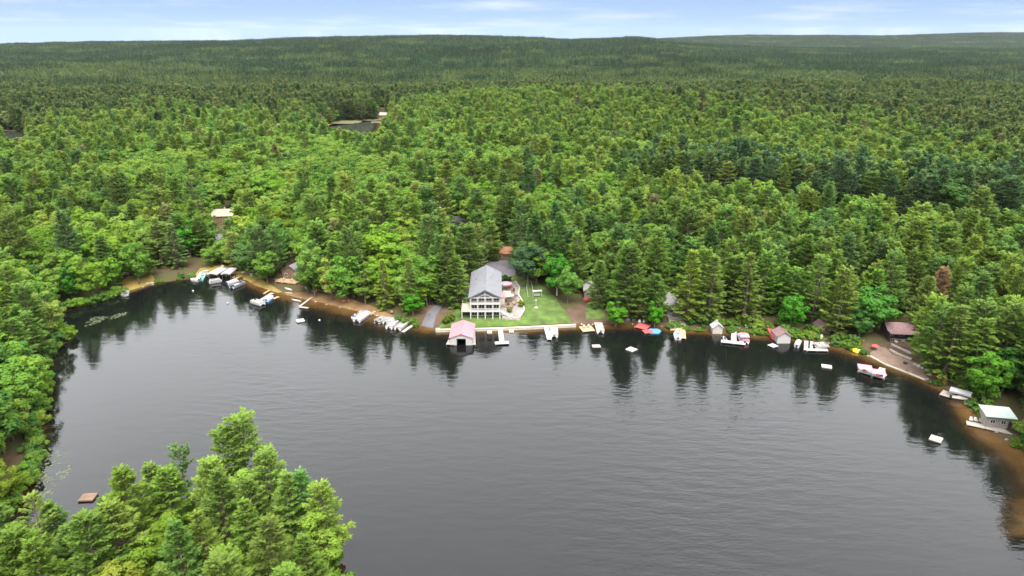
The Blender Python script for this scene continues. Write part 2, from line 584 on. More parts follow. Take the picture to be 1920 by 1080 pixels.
def mesh_z(x, y):
    """Bilinear height of the ground sheet itself."""
    i = min(max(np.searchsorted(GX, x) - 1, 0), len(GX) - 2)
    j = min(max(np.searchsorted(GY, y) - 1, 0), len(GY) - 2)
    a = (x - GX[i]) / (GX[i + 1] - GX[i]); b = (y - GY[j]) / (GY[j + 1] - GY[j])
    return float((GZ[j, i] * (1 - a) + GZ[j, i + 1] * a) * (1 - b) + (GZ[j + 1, i] * (1 - a) + GZ[j + 1, i + 1] * a) * b)


gm = bpy.data.materials.new("forest_floor")
gm.use_nodes = True
_t = gm.node_tree
_b = _t.nodes["Principled BSDF"]
_b.inputs["Roughness"].default_value = 0.95
_b.inputs["Specular IOR Level"].default_value = 0.1
_g = _t.nodes.new("ShaderNodeNewGeometry")
_n = _t.nodes.new("ShaderNodeTexNoise"); _n.inputs["Scale"].default_value = 0.18; _n.inputs["Detail"].default_value = 6
_t.links.new(_g.outputs["Position"], _n.inputs["Vector"])
_r = _t.nodes.new("ShaderNodeValToRGB")
_r.color_ramp.elements[0].position = 0.35; _r.color_ramp.elements[0].color = (0.055, 0.036, 0.021, 1)
_r.color_ramp.elements[1].position = 0.65; _r.color_ramp.elements[1].color = (0.038, 0.046, 0.016, 1)
_t.links.new(_n.outputs["Fac"], _r.inputs[0])
_t.links.new(_r.outputs[0], _b.inputs["Base Color"])
g_me.materials.append(gm)
ground = link_mesh("ground", g_me)
tag(ground, kind="structure")


# ------------------------------------------------------------------ water
def water_mat(name, deep=(0.003, 0.0035, 0.0035), bump=1.0):
    m = bpy.data.materials.new(name)
    m.use_nodes = True
    t = m.node_tree
    b = t.nodes["Principled BSDF"]
    A = t.nodes.new; K = t.links.new
    b.inputs["IOR"].default_value = 1.333
    b.inputs["Specular IOR Level"].default_value = 0.5
    b.inputs["Roughness"].default_value = 0.06
    at_ = A("ShaderNodeAttribute"); at_.attribute_name = "shallow"
    g = A("ShaderNodeNewGeometry")
    n0 = A("ShaderNodeTexNoise"); n0.inputs["Scale"].default_value = 0.14; n0.inputs["Detail"].default_value = 5
    K(g.outputs["Position"], n0.inputs["Vector"])
    mm = A("ShaderNodeMapRange"); mm.inputs[1].default_value = 0.3; mm.inputs[2].default_value = 0.7
    mm.inputs[3].default_value = 0.65; mm.inputs[4].default_value = 1.15
    K(n0.outputs["Fac"], mm.inputs[0])
    ml = A("ShaderNodeMath"); ml.operation = 'MULTIPLY'
    K(at_.outputs["Fac"], ml.inputs[0]); K(mm.outputs[0], ml.inputs[1])
    rp = A("ShaderNodeValToRGB")
    e = rp.color_ramp.elements
    e[0].position = 0.0; e[0].color = (*deep, 1)
    e[1].position = 1.0; e[1].color = (0.085, 0.048, 0.018, 1)
    x = e.new(0.35); x.color = (0.012, 0.0075, 0.0045, 1)
    x = e.new(0.7); x.color = (0.050, 0.028, 0.010, 1)
    K(ml.outputs[0], rp.inputs[0]); K(rp.outputs[0], b.inputs["Base Color"])
    # ripples: wind waves running diagonally, calmer under the bank
    mp = A("ShaderNodeMapping"); mp.inputs["Rotation"].default_value = (0, 0, R(24)); mp.inputs["Scale"].default_value = (0.28, 0.8, 1.0)
    K(g.outputs["Position"], mp.inputs["Vector"])
    w1 = A("ShaderNodeTexNoise"); w1.inputs["Scale"].default_value = 0.55; w1.inputs["Detail"].default_value = 2.0
    K(mp.outputs[0], w1.inputs["Vector"])
    mp2 = A("ShaderNodeMapping"); mp2.inputs["Rotation"].default_value = (0, 0, R(-18)); mp2.inputs["Scale"].default_value = (0.5, 1.0, 1.0)
    K(g.outputs["Position"], mp2.inputs["Vector"])
    w2 = A("ShaderNodeTexNoise"); w2.inputs["Scale"].default_value = 1.7; w2.inputs["Detail"].default_value = 2.5
    K(mp2.outputs[0], w2.inputs["Vector"])
    c2 = A("ShaderNodeMath"); c2.operation = 'MULTIPLY'; c2.inputs[1].default_value = 0.34
    K(w2.outputs["Fac"], c2.inputs[0])
    sm = A("ShaderNodeMath"); sm.operation = 'ADD'
    K(w1.outputs["Fac"], sm.inputs[0]); K(c2.outputs[0], sm.inputs[1])
    a2 = A("ShaderNodeAttribute"); a2.attribute_name = "ruffle"
    sc = A("ShaderNodeMath"); sc.operation = 'MULTIPLY'
    K(sm.outputs[0], sc.inputs[0]); K(a2.outputs["Fac"], sc.inputs[1])
    bp = A("ShaderNodeBump"); bp.inputs["Strength"].default_value = 1.0; bp.inputs["Distance"].default_value = 0.42 * bump
    K(sc.outputs[0], bp.inputs["Height"])
    K(bp.outputs[0], b.inputs["Normal"])
    return m


def water_sheet(name, poly, xs, ys, z, wm):
    me, v = grid_mesh(name, xs, ys, lambda x, y: np.zeros_like(x) + z)
    d = edge_dist(poly, v[:, 0], v[:, 1])
    ins = inside(poly, v[:, 0], v[:, 1])
    d = np.where(ins, d, 0)
    px, py, _ = proj(v[:, 0], v[:, 1], v[:, 2])
    wd = np.interp(px, [-200, 100, 380, 480, 560, 700, 800, 950, 1100, 1250, 1450, 1580, 1640, 1760, 1850, 1930], [2, 2, 3, 6, 10, 10, 7, 9, 8, 6, 6, 9, 7, 6, 12, 20])
    wd = np.where(v[:, 1] < 110, 3.0, wd)
    sh = np.clip(1.05 - d / wd, 0, 1) ** 0.9
    ru = 0.12 + 0.50 * sstep(26, 85, d)
    ru = ru * np.clip(1 + 0.55 * snoise(v[:, 0], v[:, 1] * 2.2, 120, 21), 0.3, 2)
    for an, arr in (("shallow", sh), ("ruffle", ru)):
        a = me.attributes.new(an, 'FLOAT', 'POINT')
        a.data.foreach_set("value", arr.astype(np.float32))
    # keep only the cells that touch the water outline (a margin runs in under the bank)
    nx = len(xs)
    keep = (edge_dist(poly, v[:, 0], v[:, 1]) < 6) | ins
    bm = bmesh.new(); bm.from_mesh(me); bm.verts.ensure_lookup_table()
    bmesh.ops.delete(bm, geom=[bm.verts[i] for i in np.nonzero(~keep)[0]], context='VERTS')
    bm.to_mesh(me); bm.free()
    me.materials.append(wm)
    o = link_mesh(name, me)
    return tag(o, kind="structure")


WM = water_mat("lake_water")
water_sheet("lake_water", LAKE, np.arange(-300, 301, 2.5), np.arange(-170, 331, 2.5), 0.0, WM)
WP = water_mat("pond_water", deep=(0.030, 0.034, 0.026), bump=0.3)
for nm, P in (("pond_water", POND), ("cove_water", COVE)):
    lo, hi = P.min(0) - 8, P.max(0) + 8
    water_sheet(nm, P, np.linspace(lo[0], hi[0], 40), np.linspace(lo[1], hi[1], 40), 0.05, WP)


# ------------------------------------------------------------------ ground cover sheets
def sheet(name, pts_px, material, lift, z=None, kind="structure", world_pts=None):
    P = world_pts if world_pts is not None else [tuple(atg(px, py))[:2] for px, py in pts_px]
    bm = bmesh.new()
    vs = [bm.verts.new((x, y, 0)) for x, y in P]
    bm.faces.new(vs)
    bmesh.ops.triangulate(bm, faces=bm.faces)
    A = np.array(P)
    for ax, (a, b) in enumerate(zip(A.min(0), A.max(0))):
        G = GX if ax == 0 else GY
        for g in G[(G > a) & (G < b)]:
            no = (1, 0, 0) if ax == 0 else (0, 1, 0)
            co = (g, 0, 0) if ax == 0 else (0, g, 0)
            bmesh.ops.bisect_plane(bm, geom=bm.verts[:] + bm.edges[:] + bm.faces[:], plane_co=co, plane_no=no)
    bmesh.ops.triangulate(bm, faces=bm.faces)
    for v in bm.verts:
        v.co.z = max(mesh_z(v.co.x, v.co.y), -0.02) + lift
    bmesh.ops.recalc_face_normals(bm, faces=bm.faces)
    for f in bm.faces:
        f.smooth = True
        if f.normal.z < 0: f.normal_flip()
    me = bpy.data.meshes.new(name)
    bm.to_mesh(me); bm.free()
    me.materials.append(material)
    return tag(link_mesh(name, me), kind=kind)


sheet("lawn", [(822, 613), (845, 590), (862, 575), (872, 560), (880, 540), (905, 520), (960, 515), (975, 530), (985, 525), (1005, 528), (1022, 540), (1040, 556), (1052, 575), (1066, 592), (1072, 606),
               (940, 612), (865, 614)], M["lawn"], 0.05)
sheet("bare_soil", [(795, 606), (800, 580), (835, 545), (850, 505), (880, 500), (885, 530), (870, 560), (845, 588), (820, 612)], M["soil"], 0.035)
sheet("bare_soil", [(1048, 606), (1056, 585), (1075, 572), (1110, 562), (1150, 585), (1180, 596), (1240, 604), (1240, 610), (1190, 604), (1140, 605), (1082, 607)], M["soil"], 0.035)
sheet("lawn", [(1099, 598), (1099, 568), (1128, 565), (1134, 598)], M["lawn"], 0.06)
sheet("driveway", [(905, 520), (908, 495), (935, 486), (962, 490), (968, 515), (945, 522), (938, 532)], M["asphalt"], 0.08)
sheet("boat_ramp", [(790, 611), (806, 580), (822, 566), (831, 572), (818, 592), (812, 616)], M["asphalt"], 0.07)
sheet("beach", [(538, 551), (562, 548), (600, 550), (650, 558), (700, 575), (735, 591), (770, 604), (742, 604), (700, 590), (650, 579), (600, 567), (560, 559), (530, 551)], M["sand"], 0.05)
sheet("lawn", [(232, 548), (228, 528), (240, 518), (285, 514), (292, 529), (270, 537)], M["drylawn"], 0.05)
sheet("lawn", [(362, 520), (375, 503), (400, 497), (430, 500), (470, 512), (500, 530), (530, 548), (520, 549), (480, 536), (446, 516), (415, 511), (385, 515)], M["drylawn"], 0.05)
sheet("terrace", [(1628, 664), (1648, 650), (1660, 652), (1672, 664), (1700, 674), (1722, 682), (1740, 700), (1735, 712), (1700, 697), (1660, 682)], M["paver"], 0.07)
sheet("bare_soil", [(1440, 625), (1500, 626), (1560, 631), (1640, 645), (1725, 640), (1760, 690), (1800, 725), (1795, 738), (1760, 722), (1735, 714), (1640, 674), (1600, 658), (1560, 645), (1500, 637)], M["soil"], 0.03)
sheet("bog_grass", [(596, 240), (640, 228), (714, 224), (716, 219), (640, 222), (592, 233)], M["meadow"], 0.12)
sheet("bog_grass", None, M["meadow"], 0.1, world_pts=[tuple(p) for p in OPENING])
sheet("clearing", [(510, 236), (512, 224), (528, 222), (530, 236)], M["palestone"], 0.1)
sheet("gravel_drive", [(70, 1110), (74, 1040), (100, 1035), (108, 1110)], M["gravel"], 0.06)

# ------------------------------------------------------------------ tree shapes
def unit(a):
    return a / (np.linalg.norm(a, axis=1, keepdims=True) + 1e-9)


def tri_cloud(C, D, Wd, ln, wd):
    """Triangles with base centred on C, pointing along D; Wd gives the rough width direction."""
    S = unit(np.cross(D, Wd))
    a = C - S * wd[:, None]
    b = C + S * wd[:, None]
    c = C + D * ln[:, None]
    return np.stack([a, b, c], 1).reshape(-1, 3)


def pine_shape(seed, h=22.0, rad=3.6, base=0.15, el_top=48, el_low=-4, curve=0.16, fine=1.0, power=0.7, spread=0.30, gap=0.12, whorl=0.80, flat=0.0):
    g = np.random.default_rng(seed)
    zs, C, D, W, LN, WD, TIP = [], [], [], [], [], [], []
    tk = MB()
    lean = g.normal(0, 0.012, 2)
    tk.bar((0, 0, -0.6), (lean[0] * h * 0.5, lean[1] * h * 0.5, h * 0.5), 0.016 * h, 6, 0.010 * h)
    tk.bar((lean[0] * h * 0.5, lean[1] * h * 0.5, h * 0.5), (lean[0] * h, lean[1] * h, h * 0.97), 0.010 * h, 5, 0.03)
    z = base * h
    a0 = g.uniform(0, 6.28)
    while z < h * 0.985:
        t = max(0.0, (z / h - base) / (1 - base))
        nb = int(g.integers(4, 7))
        a0 += g.uniform(0.3, 1.2)
        for k in range(nb):
            if g.uniform() < gap:
                continue
            az = a0 + 6.283 * k / nb + g.normal(0, 0.22)
            prof = max(0.05, 1 - t) ** power * (0.60 + 0.40 * min(1, t / 0.22))
            if flat: prof = prof * (1 - flat) + flat * (1.0 if t < 0.9 else 0.6)
            Lb = rad * prof * g.uniform(0.60, 1.18) + 0.25
            el = R(el_low + (el_top - el_low) * t ** 1.3 + g.normal(0, 6))
            dh = np.array([math.cos(az), math.sin(az), 0]); la = np.array([-math.sin(az), math.cos(az), 0])
            n = max(3, int(Lb / 0.40 * fine ** 1.6 * 1.45))
            s = np.sqrt(g.uniform(0.05, 1.0, n))
            s[0] = 1.0
            org = np.array([lean[0] * z, lean[1] * z, z + g.uniform(-0.2, 0.2)])
            tk.bar(org, org + (dh * math.cos(el) + np.array([0, 0, math.sin(el)])) * Lb * 0.8, 0.035 + 0.008 * Lb, 3, 0.02)
            zz = s * Lb * math.sin(el) + curve * Lb * s ** 2
            lat = g.uniform(-1, 1, n) * spread * Lb * (1.1 - 0.75 * s)
            P = org + dh * (s * Lb * math.cos(el))[:, None] + la * lat[:, None] + np.array([0, 0, 1.0]) * (zz + g.normal(0, 0.10, n))[:, None]
            for j in range(3):
                d = dh * 0.75 + la * (np.sign(lat) * 0.45 + g.normal(0, 0.45, n))[:, None] + np.array([0, 0, 1.0]) * (0.22 + 0.5 * math.sin(el) + g.normal(0, 0.28, n))[:, None]
                C.append(P); D.append(unit(d)); W.append(np.tile([0, 0, 1.0], (n, 1)) + g.normal(0, 0.45, (n, 3)))
                LN.append(g.uniform(0.60, 1.15, n) / fine ** 0.7); WD.append(g.uniform(0.19, 0.32, n) / fine ** 0.7)
                TIP.append(np.clip((s - 0.72) / 0.28, 0, 1) * g.uniform(0.2, 0.9, n))
        z += whorl * g.uniform(0.75, 1.25) * (1 - 0.35 * t)
    # leader
    n = int(14 * fine)
    P = np.column_stack([g.normal(lean[0] * h, 0.12, n), g.normal(lean[1] * h, 0.12, n), g.uniform(h * 0.95, h, n)])
    C.append(P); D.append(unit(np.column_stack([g.normal(0, 0.6, n), g.normal(0, 0.6, n), np.full(n, 0.9)])))
    W.append(g.normal(0, 1, (n, 3))); LN.append(np.full(n, 0.6)); WD.append(np.full(n, 0.12)); TIP.append(np.full(n, 0.7))
    C, D, W = np.concatenate(C), np.concatenate(D), np.concatenate(W)
    LN, WD, TIP = np.concatenate(LN), np.concatenate(WD), np.concatenate(TIP)
    V = tri_cloud(C, D, W, LN, WD)
    return V, TIP, g.uniform(0, 1, len(C)), tk


def leaf_shape(seed, h=17.0, rad=3.8, fine=1.0, nclump=44, low=0.22, airy=0.0):
    g = np.random.default_rng(seed)
    tk = MB()
    tk.bar((0, 0, -0.6), (0.1, 0.05, h * 0.42), 0.016 * h, 6, 0.011 * h)
    tk.bar((0.1, 0.05, h * 0.42), (0.15, -0.1, h * 0.8), 0.011 * h, 5, 0.04)
    C, Nn, TV = [], [], []
    cz, hz = h * (0.5 + low / 2), h * (1 - low) / 2
    for i in range(nclump):
        v = g.normal(0, 1, 3); v /= np.linalg.norm(v)
        rr = g.uniform(0.50, 0.86) if i % 5 else g.uniform(0.1, 0.5)
        wide = 1.0 if v[2] > -0.2 else 0.82
        c = np.array([v[0] * rad * rr * wide, v[1] * rad * rr * wide, cz + v[2] * hz * rr])
        cr = rad * g.uniform(0.20, 0.36)
        if i % 3 == 0:
            tk.bar((0.1, 0, min(h * 0.6, max(h * 0.25, c[2] - rad * 0.7))), c, 0.07, 3, 0.03)
        n = int(46 * fine ** 1.7 * (cr / (0.28 * rad)) ** 2 * (1 - airy))
        d = unit(g.normal(0, 1, (n, 3)) + v * 0.55 + np.array([0, 0, 0.35]))
        rr2 = cr * np.cbrt(g.uniform(0.30, 1.0, n))
        C.append(c + d * rr2[:, None] * np.array([1, 1, 0.8]))
        Nn.append(unit(d + g.normal(0, 0.42, (n, 3)) + np.array([0, 0, 0.25])))
        TV.append(np.clip(g.normal(g.uniform(0.3, 0.7), 0.16, n), 0, 1))
    C, Nn, TV = np.concatenate(C), np.concatenate(Nn), np.concatenate(TV)
    n = len(C)
    s = unit(np.cross(Nn, g.normal(0, 1, (n, 3)))); u = np.cross(Nn, s)
    sz = g.uniform(0.26, 0.46, n) / fine ** 0.8 * (rad / 3.8) ** 0.5
    a = C + s * sz[:, None]; b = C + u * (sz * 0.72)[:, None]; c = C - s * sz[:, None]; d = C - u * (sz * 0.72)[:, None]
    V = np.stack([a, b, c, a, c, d], 1).reshape(-1, 3)
    return V, np.zeros(2 * n), np.repeat(TV, 2), tk


def cloud_mesh(name, V, tip, lv, material, trunk=None, bark=None, extra=None):
    n = len(V) // 3
    me = bpy.data.meshes.new(name)
    f = np.arange(3 * n, dtype=np.int32)
    tv, tf = (trunk.v, trunk.f) if trunk is not None else ([], [])
    allv = np.concatenate([V, np.array(tv).reshape(-1, 3)]) if len(tv) else V
    loops = [f]
    starts, totals = list(range(0, 3 * n, 3)), [3] * n
    p = 3 * n
    for q in tf:
        loops.append(np.array(q, np.int32) + 3 * n); starts.append(p); totals.append(len(q)); p += len(q)
    lo = np.concatenate(loops)
    me.vertices.add(len(allv)); me.vertices.foreach_set("co", allv.astype(np.float32).ravel())
    me.loops.add(len(lo)); me.loops.foreach_set("vertex_index", lo)
    me.polygons.add(len(starts))
    me.polygons.foreach_set("loop_start", np.array(starts, np.int32)); me.polygons.foreach_set("loop_total", np.array(totals, np.int32))
    k = len(tf)
    if k:
        me.polygons.foreach_set("material_index", np.array([0] * n + [1] * k, np.int32))
    me.update(calc_edges=True)
    for an, arr in (("leafvar", lv), ("tip", tip)) + (((extra[0], extra[1]),) if extra else ()):
        a = me.attributes.new(an, 'FLOAT', 'FACE')
        a.data.foreach_set("value", np.concatenate([arr, np.zeros(k)]).astype(np.float32))
    me.materials.append(material)
    if k: me.materials.append(bark)
    return me


PROTO = []     # dict(kind, h, rad, crown mesh, trunk mesh, joined mesh)


def add_proto(kind, h, rad, shape, joined=True):
    V, tip, lv, tk = shape
    crown = cloud_mesh("crown", V, tip, lv, F_WHITE)
    tm = bpy.data.meshes.new("trunk"); tm.from_pydata(tk.v, [], tk.f); tm.materials.append(M["bark"])
    jm = jd = jk = None
    if joined:
        jm = cloud_mesh("forest_tree", V, tip, lv, F_PINE if kind == "pine" else F_LEAF, tk, M["bark"])
        jd = jm.copy(); jd.materials[0] = F_DIST
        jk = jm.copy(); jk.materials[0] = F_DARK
    PROTO.append(dict(kind=kind, h=h, rad=rad, crown=crown, trunk=tm, joined=jm, joined_far=jd, joined_dark=jk))
    return len(PROTO) - 1


PINES = [add_proto("pine", 22, 4.2, pine_shape(101, 22, 4.4, 0.06, power=0.52, fine=1.25)),
         add_proto("pine", 22, 3.9, pine_shape(102, 22, 4.1, 0.05, el_top=55, power=0.55, fine=1.25)),
         add_proto("pine", 22, 4.6, pine_shape(103, 22, 4.9, 0.12, el_low=2, power=0.45, gap=0.16, flat=0.15, fine=1.25)),
         add_proto("pine", 22, 4.1, pine_shape(104, 22, 4.3, 0.08, curve=0.22, power=0.46, gap=0.15, fine=1.25)),
         add_proto("pine", 22, 3.6, pine_shape(105, 22, 3.8, 0.03, el_low=-16, curve=0.10, power=0.62, whorl=0.7, fine=1.25)),
         add_proto("pine", 22, 4.3, pine_shape(106, 22, 4.5, 0.10, el_low=0, power=0.40, gap=0.22, spread=0.38, whorl=0.95, fine=1.25))]
LEAVES = [add_proto("leaf", 17, 4.3, leaf_shape(201, 17, 4.4, fine=1.3, low=0.10)),
          add_proto("leaf", 17, 3.9, leaf_shape(202, 17, 4.0, fine=1.3, nclump=40, low=0.05)),
          add_proto("leaf", 17, 4.8, leaf_shape(203, 17, 5.0, fine=1.3, nclump=54, low=0.18)),
          add_proto("leaf", 17, 4.2, leaf_shape(204, 17, 4.3, fine=1.3, nclump=38, low=0.12, airy=0.2))]
N_GN = len(PROTO)
F_PINES = [add_proto("pine", 19, 4.2, pine_shape(111, 19, 4.6, 0.14, el_low=4, power=0.48, gap=0.18, fine=1.8), False),
           add_proto("pine", 19, 3.9, pine_shape(112, 19, 4.2, 0.08, power=0.60, gap=0.14, fine=1.8), False),
           add_proto("pine", 19, 3.6, pine_shape(113, 19, 3.9, 0.06, el_top=55, power=0.7, fine=1.8), False)]
F_LEAVES = [add_proto("leaf", 14, 3.8, leaf_shape(211, 14, 4.0, fine=1.9, low=0.10), False),
            add_proto("leaf", 14, 3.5, leaf_shape(212, 14, 3.7, fine=1.9, nclump=40, airy=0.15, low=0.10), False)]
SHRUBS = [add_proto("shrub", 3.0, 1.9, leaf_shape(221, 3.0, 2.0, fine=1.15, nclump=22, low=-0.05), False),
          add_proto("shrub", 2.4, 2.2, leaf_shape(222, 2.4, 2.3, fine=1.15, nclump=24, low=-0.05), False)]
OPENPINE = add_proto("pine", 21, 4.4, pine_shape(121, 21, 4.6, 0.42, el_low=8, el_top=42, power=0.42, gap=0.22, fine=1.6, flat=0.12, whorl=0.9), False)
WISPPINE = add_proto("pine", 18, 2.6, pine_shape(122, 18, 2.9, 0.55, el_low=10, el_top=55, power=0.3, gap=0.40, fine=1.3, whorl=1.1), False)
LONGPINE = add_proto("pine", 18, 5.2, pine_shape(123, 18, 5.4, 0.18, el_low=-2, power=0.75, gap=0.35, fine=1.3, spread=0.16, whorl=1.25), False)
SPRUCE = add_proto("pine", 23, 3.8, pine_shape(124, 23, 4.0, 0.04, el_low=-24, el_top=40, curve=0.20, power=0.95, gap=0.15, spread=0.17, whorl=0.95, fine=1.15), False)

# ------------------------------------------------------------------ where trees may stand
MW, MH = 960, 540
yy, xx = np.mgrid[0:MH, 0:MW]
PXg, PYg = xx * 2 + 1.0, yy * 2 + 1.0
_a, _f, _d = ray(PXg, PYg)
GROUND_Y = np.where(_d < -1e-3, _f * (2.0 - CAM_H) / np.minimum(_d, -1e-3), 1e6)
VIEW = np.zeros((MH, MW))
KEY = np.zeros((MH, MW))          # roofs and cabins that show through small gaps


def view_open(pts, extra=0.0):
    """Ground that the photograph shows bare: trees in front of it stay low or away."""
    m = inside(np.array(pts, float), PXg, PYg)
    VIEW[m] = np.maximum(VIEW[m], GROUND_Y[m] + extra)


def view_key(pts, extra=0.0):
    view_open(pts, extra)
    m = inside(np.array(pts, float), PXg, PYg)
    KEY[m] = np.maximum(KEY[m], GROUND_Y[m] + extra)


def rect(x0, y0, x1, y1):
    return [(x0, y0), (x1, y0), (x1, y1), (x0, y1)]


# open water as seen between the banks and over the trees of the wooded point
view_open([(0, 962), (14, 935), (44, 922), (62, 880), (60, 840), (82, 780), (84, 735), (92, 700), (104, 664), (128, 640), (128, 628), (106, 612), (92, 604), (90, 594), (110, 584), (150, 578),
           (215, 558), (245, 550), (300, 532), (385, 517), (420, 512), (480, 540), (600, 570), (745, 608), (818, 622), (1080, 612), (1190, 608), (1280, 622), (1400, 628), (1600, 660), (1760, 724),
           (1806, 750), (1826, 776), (1850, 806), (1905, 838), (1919, 845), (1919, 1079), (652, 1079), (650, 1010), (642, 960), (628, 920), (590, 900), (575, 882), (552, 878), (535, 900), (512, 868),
           (500, 815), (470, 790), (440, 788), (410, 800), (392, 820), (380, 868), (352, 885), (340, 838), (322, 846), (300, 866), (262, 890), (248, 918), (205, 914), (192, 940), (130, 966), (108, 975), (70, 930), (40, 925), (0, 950)])
for r_ in ([(866, 612), (866, 555), (880, 545), (888, 500), (925, 500), (965, 487), (965, 512), (985, 530), (985, 612)], rect(905, 487, 965, 520),
           [(786, 615), (800, 580), (822, 568), (831, 574), (818, 615)],
           [(830, 615), (845, 590), (872, 560), (1030, 560), (1075, 560), (1095, 580), (1095, 614)], [(985, 575), (985, 535), (1015, 535), (1030, 560)],
           [(558, 562), (575, 551), (600, 551), (650, 559), (700, 577), (735, 592), (700, 592), (600, 568)],
           [(232, 550), (230, 520), (286, 515), (290, 530)], [(366, 520), (378, 504), (400, 498), (430, 501), (462, 512), (500, 538), (525, 549), (480, 538), (446, 518)],
           rect(1098, 562, 1133, 606),
           [(1628, 668), (1648, 650), (1712, 650), (1745, 715), (1640, 676)], rect(1440, 638, 1600, 645),
           [(600, 239), (640, 228), (712, 225), (716, 236), (706, 250), (690, 252), (660, 244), (630, 242)],
           rect(1180, 602, 1250, 616), rect(1090, 600, 1140, 612), rect(1336, 610, 1420, 630), rect(1446, 624, 1482, 640), rect(1590, 646, 1640, 668), rect(1830, 762, 1906, 806), rect(1760, 726, 1812, 750),
           rect(1690, 640, 1700, 646)):
    view_open(r_, 0.5)

for r_ in (rect(394, 398, 430, 406), rect(400, 440, 418, 446), rect(528, 492, 552, 527), rect(938, 466, 952, 480), rect(1103, 534, 1114, 556), rect(1254, 548, 1274, 610), rect(1668, 604, 1712, 630),
           rect(712, 207, 726, 219), rect(2, 248, 46, 258), rect(514, 224, 525, 235), rect(538, 411, 545, 417), rect(855, 413, 866, 423), rect(1340, 608, 1352, 624), rect(1455, 622, 1480, 640), rect(1540, 602, 1552, 618)):
    view_key(r_, 0.5)

CLEAR = [OPENING] + HOLLOWS + [poly_at(p, 2.0) for p in (
    [(862, 610), (870, 540), (900, 500), (962, 485), (985, 520), (1000, 530), (1020, 560), (1085, 585), (1090, 610)],
    [(384, 404), (438, 404), (438, 392), (386, 392)], [(390, 462), (436, 462), (436, 428), (392, 428)], [(520, 530), (568, 533), (575, 490), (530, 485)],
    [(1664, 636), (1722, 640), (1722, 600), (1668, 598)], [(1095, 562), (1120, 562), (1120, 525), (1097, 525)], [(1248, 612), (1285, 612), (1290, 540), (1250, 540)],
    [(1626, 668), (1648, 650), (1700, 650), (1745, 705), (1740, 716)], [(1840, 806), (1910, 812), (1920, 768), (1845, 762)],
    [(785, 615), (800, 578), (822, 564), (835, 574), (820, 618)], [(1534, 624), (1558, 624), (1558, 596), (1534, 596)], [(180, 1100), (180, 1050), (240, 1050), (240, 1100)],
    [(702, 228), (727, 228), (728, 206), (710, 206)], [(930, 490), (970, 490), (970, 460), (930, 460)])]


def blocked(x, y, z, h, rad):
    """Share of the crown's outline that would cover ground the photograph shows."""
    tx, ty, td = proj(x, y, z + h)
    bx, by, bd = proj(x, y, z + 0.12 * h)
    w = FOC * rad * 0.72 / td
    x0, x1 = int((tx - w) / 2), int((tx + w) / 2) + 1
    y0, y1 = int(ty / 2), int(by / 2) + 1
    n = max(1, (x1 - x0) * (y1 - y0))
    x0, x1, y0, y1 = max(0, x0), min(MW, x1), max(0, y0), min(MH, y1)
    if x0 >= x1 or y0 >= y1:
        return 0.0
    if (KEY[y0:y1, x0:x1] > y + 1.0).sum() > 4:
        return 1.0
    return float((VIEW[y0:y1, x0:x1] > y + 1.0).sum()) / n


TREES = []       # dict(x, y, z, h, rad, kind, proto, col, special)
GREENS = [("dark green", (0.078, 0.148, 0.045)), ("mid green", (0.106, 0.184, 0.040)), ("olive green", (0.136, 0.212, 0.041)), ("yellow green", (0.172, 0.244, 0.043))]
LGREENS = [("dark green", (0.068, 0.142, 0.032)), ("mid green", (0.102, 0.184, 0.029)), ("bright green", (0.124, 0.214, 0.027)), ("light green", (0.172, 0.242, 0.042))]


def top_to_base(px, py, h):
    p = at(px, py, h + 1)
    for _ in range(5):
        p = at(px, py, h + max(gz(p.x, p.y), 0.2))
    return p.x, p.y


def special(px, py, h, rad, proto, color, name, label, bark="bark", rz=None):
    x, y = top_to_base(px, py, h)
    if PROTO[proto]["kind"] == "pine" and color[1] < 0.17 and color[1] > color[0]:
        color = (color[0] * 1.02, color[1] * 1.22, color[2] * 1.25)
    TREES.append(dict(x=x, y=y, z=max(gz(x, y), 0.15), h=h, rad=rad, kind=PROTO[proto]["kind"], proto=proto, col=color, special=(name, label), bark=bark,
                      rz=rnd.uniform(0, 6.28) if rz is None else rz))


special(448, 788, 20.5, 5.4, OPENPINE, (0.120, 0.185, 0.034), "pine_tree", "tallest pine on the wooded point, open crown showing its trunk against the water")
special(420, 812, 18.5, 4.6, OPENPINE, (0.110, 0.175, 0.034), "pine_tree", "slimmer open pine just left of the tallest pine on the point")
special(336, 843, 18.5, 2.4, WISPPINE, (0.075, 0.105, 0.035), "pine_tree", "thin wispy pine with a bare upper trunk standing on the wooded point")
special(225, 914, 10.0, 3.2, F_LEAVES[0], (0.066, 0.150, 0.024), "leafy_tree", "small bright green round tree at the water by the brown raft")
special(58, 926, 17.0, 5.4, LONGPINE, (0.130, 0.150, 0.034), "pine_tree", "pale pine with long spreading branches in the bottom left corner")
special(563, 884, 17.0, 3.8, F_PINES[1], (0.090, 0.158, 0.036), "pine_tree", "narrow mid green pine near the right tip of the wooded point")
special(395, 862, 17.5, 4.6, F_PINES[0], (0.140, 0.205, 0.040), "pine_tree", "yellow green pine in front of the tallest pines, on the left")
special(492, 846, 18.0, 4.8, F_PINES[0], (0.128, 0.198, 0.040), "pine_tree", "yellow green pine leaning out right of the tallest pine")
special(532, 890, 17.0, 4.4, F_PINES[2], (0.120, 0.190, 0.038), "pine_tree", "rounded pine between the tallest pine and the point's right tip")
special(598, 912, 17.0, 4.6, F_PINES[0], (0.150, 0.218, 0.040), "pine_tree", "bushy yellow green pine forming the point's right edge")
special(288, 872, 16.0, 4.4, F_PINES[1], (0.118, 0.182, 0.042), "pine_tree", "pine left of the thin wispy pine on the point")
special(596, 958, 14.0, 4.2, F_LEAVES[0], (0.140, 0.215, 0.032), "leafy_tree", "light green leafy tree low at the point's right edge")
